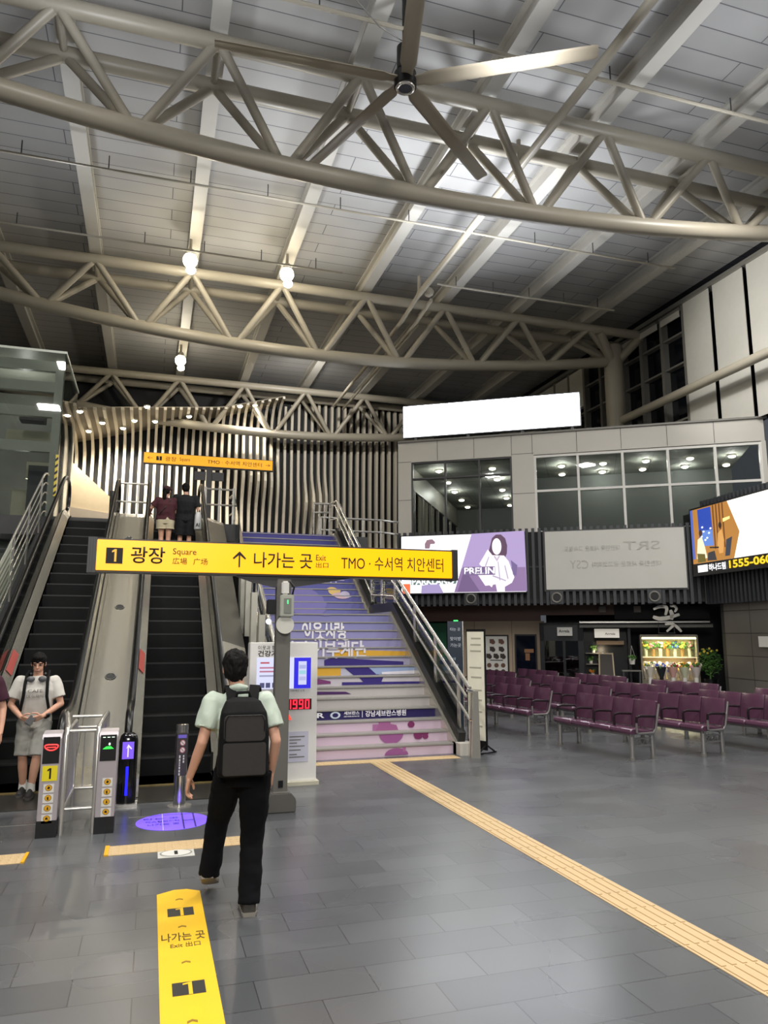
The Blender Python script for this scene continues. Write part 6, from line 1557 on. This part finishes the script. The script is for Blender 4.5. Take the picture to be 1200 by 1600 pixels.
# the passer-by cut by the left edge
JM = dict(pelvis=(0, 0, 0.90), chest=(0, 0.0, 1.24), neck=(0, 0.02, 1.43), head=(0, 0.03, 1.57),
          shR=(0.195, 0, 1.36), elR=(0.25, -0.04, 1.08), wrR=(0.26, 0.06, 0.84), shL=(-0.195, 0, 1.36), elL=(-0.265, -0.02, 1.08), wrL=(-0.275, 0.08, 0.84),
          handR=((0, 0.2, -1), (-0.2, 0.9, 0.2), (-1, 0, 0), 0.8), handL=((0, 0.2, -1), (0.2, 0.9, 0.2), (1, 0, 0), 0.8),
          hipR=(0.09, 0, 0.84), knR=(0.09, 0.10, 0.46), anR=(0.09, 0.14, 0.10), heelR=(0.09, 0.08, 0.0), toeR=(0.10, 0.35, 0.0),
          hipL=(-0.09, 0, 0.84), knL=(-0.09, 0.0, 0.46), anL=(-0.09, -0.14, 0.10), heelL=(-0.09, -0.2, 0.0), toeL=(-0.1, 0.07, 0.0))
mm, o_, M_ = person('person in dark maroon tee, only an arm showing at the left edge', (-1.70, 8.75, 0), PI, JM, 1.0)
hair(mm, o_, 1.0, M_)
shirt(mm, JM, mat('tee_maroon', '#3c1426', 0.85), 0.84, 0.66, 'tshirt', 0.035, 0.008, 9.0)
bottoms(mm, JM, mat('trousers_dark', '#1b1c22', 0.85), (1.93, 1.93), 'trousers')
for s in 'LR': shoe(mm, JM['heel' + s], JM['toe' + s], (0, 0, 1), mat('shoe_dark', '#2d2b2b', 0.7), mat('sole_dark', '#4a4744', 0.7))

# couple near the top of the right escalator
STZ = 0.231 * 15
JF = dict(pelvis=(0, 0, 0.84), chest=(0, 0.0, 1.14), neck=(0, 0.01, 1.31), head=(0.01, 0.03, 1.445),
          shL=(-0.165, 0, 1.245), elL=(-0.30, 0.02, 1.06), wrL=(-0.33, 0.22, 0.98), shR=(0.165, 0, 1.245), elR=(0.215, 0.05, 0.99), wrR=(0.14, 0.22, 0.9),
          handL=((-0.1, 0.95, -0.1), (0.8, 0.1, 0.1), (0, 0, -1), 0.5), handR=((-0.5, 0.8, 0), (0, 0.2, 0.9), (-0.8, -0.4, 0), 0.8),
          hipR=(0.08, 0, 0.78), knR=(0.075, 0.02, 0.43), anR=(0.07, -0.02, 0.09), heelR=(0.07, -0.08, 0), toeR=(0.08, 0.16, 0),
          hipL=(-0.08, 0, 0.78), knL=(-0.075, 0.03, 0.43), anL=(-0.07, -0.02, 0.09), heelL=(-0.07, -0.08, 0), toeL=(-0.08, 0.16, 0))
wf, o_, M_ = person('person in maroon top, pale shorts and cap riding up the right escalator', (0.19, 16.42, STZ), 0, JF, 0.93, yaw=-0.5)
hair(wf, o_, 0.96, M_)
cap = MB(); cap.ball(o_(0, -0.012, 0.058), 0.088, 0.10, 0.07, 20, 10, M_); cap.ball(o_(0, 0.11, 0.05), 0.07, 0.06, 0.012, 16, 6, M_)
cap.build('cap', mat('cap_maroon', '#3d1a22', 0.8), wf, True)
MB().tube([o_(0, -0.10, -0.01), o_(0.02, -0.135, -0.08), o_(0.01, -0.13, -0.2), o_(0.0, -0.125, -0.28)], [0.025, 0.036, 0.034, 0.012], 10).build('ponytail', M_HAIR, wf, True)
shirt(wf, JF, mat('top_maroon', '#4a2028', 0.85), 0.80, 0.7, 'top', 0.05, 0.008, 3.0, 0.20)
bottoms(wf, JF, mat('shorts_cream', '#c9bd9f', 0.85), (0.45, 0.45), 'shorts', 0.115, 0.12, 0.006)
for s in 'LR': shoe(wf, JF['heel' + s], JF['toe' + s], (0, 0, 1), M_STICK, M_STICK)
MB().tube([(0.11, 0.04, 1.29), (0.08, -0.12, 1.22), (-0.02, -0.155, 1.05), (-0.14, -0.14, 0.92)], 0.010, 6).build('bag_strap', M_BLACK, wf)
JG = dict(pelvis=(0, 0, 0.90), chest=(0, 0.0, 1.22), neck=(0, 0.02, 1.40), head=(-0.01, 0.045, 1.535),
          shL=(-0.205, 0, 1.33), elL=(-0.26, 0.02, 1.05), wrL=(-0.2, 0.2, 0.93), shR=(0.205, 0, 1.33), elR=(0.27, -0.02, 1.07), wrR=(0.30, 0.2, 1.02),
          handL=((0, 0.8, -0.3), (0.2, 0.3, 0.9), (1, 0, 0), 0.8), handR=((0.1, 0.9, 0), (-0.8, 0.1, 0.1), (0, 0, -1), 0.5),
          hipR=(0.09, 0, 0.84), knR=(0.10, 0.02, 0.46), anR=(0.10, -0.02, 0.09), heelR=(0.10, -0.08, 0), toeR=(0.11, 0.18, 0),
          hipL=(-0.09, 0, 0.84), knL=(-0.09, 0.03, 0.46), anL=(-0.09, -0.02, 0.09), heelL=(-0.09, -0.08, 0), toeL=(-0.10, 0.18, 0))
mg, o_, M_ = person('person in black tee and black shorts riding up the right escalator', (0.60, 16.45, STZ), 0, JG, 1.0)
hair(mg, o_, 1.0, M_)
shirt(mg, JG, mat('tee_black', '#0d0e12', 0.85), 0.80, 0.72, 'tshirt', 0.05, 0.008, 6.0, 0.20)
bottoms(mg, JG, mat('shorts_black', '#0c0c10', 0.85), (0.92, 0.92), 'shorts', 0.125, 0.115, 0.006)
for s in 'LR':
    shoe(mg, JG['heel' + s], JG['toe' + s], (0, 0, 1), M_BLACK, M_STICK)
    an = Vector(JG['an' + s]); MB().cyl(an + Vector((0, 0, -0.03)), an + Vector((0, 0, 0.08)), 0.045, 14).build('sock', M_STICK, mg, True)
bag = thing('carrier_bag', 'white carrier bag hanging from the right arm of the man in black', 'bag', (0.87, 16.38, STZ + 0.62))
MB().stack([(0, 0, 0, 0.075, 0.11), (0, 0, 0.02, 0.08, 0.12), (0, 0, 0.3, 0.07, 0.11), (0, 0, 0.38, 0.045, 0.06)], 18, 3).build('sack', mat('bag_white', '#d5d5d3', 0.5), bag, True)
MB().tube([(0, -0.04, 0.37), (0, -0.03, 0.43), (0, 0.03, 0.43), (0, 0.04, 0.37)], 0.008, 6).build('handle', M_STICK, bag)
text('AI', 'lettering', (-0.05, 0.05, 0.03, 0.13), plane((0, -0.125, 0), (1, 0, 0), (0, 0, 1)), M_BLACK, bag, 0.02, th=0.002)
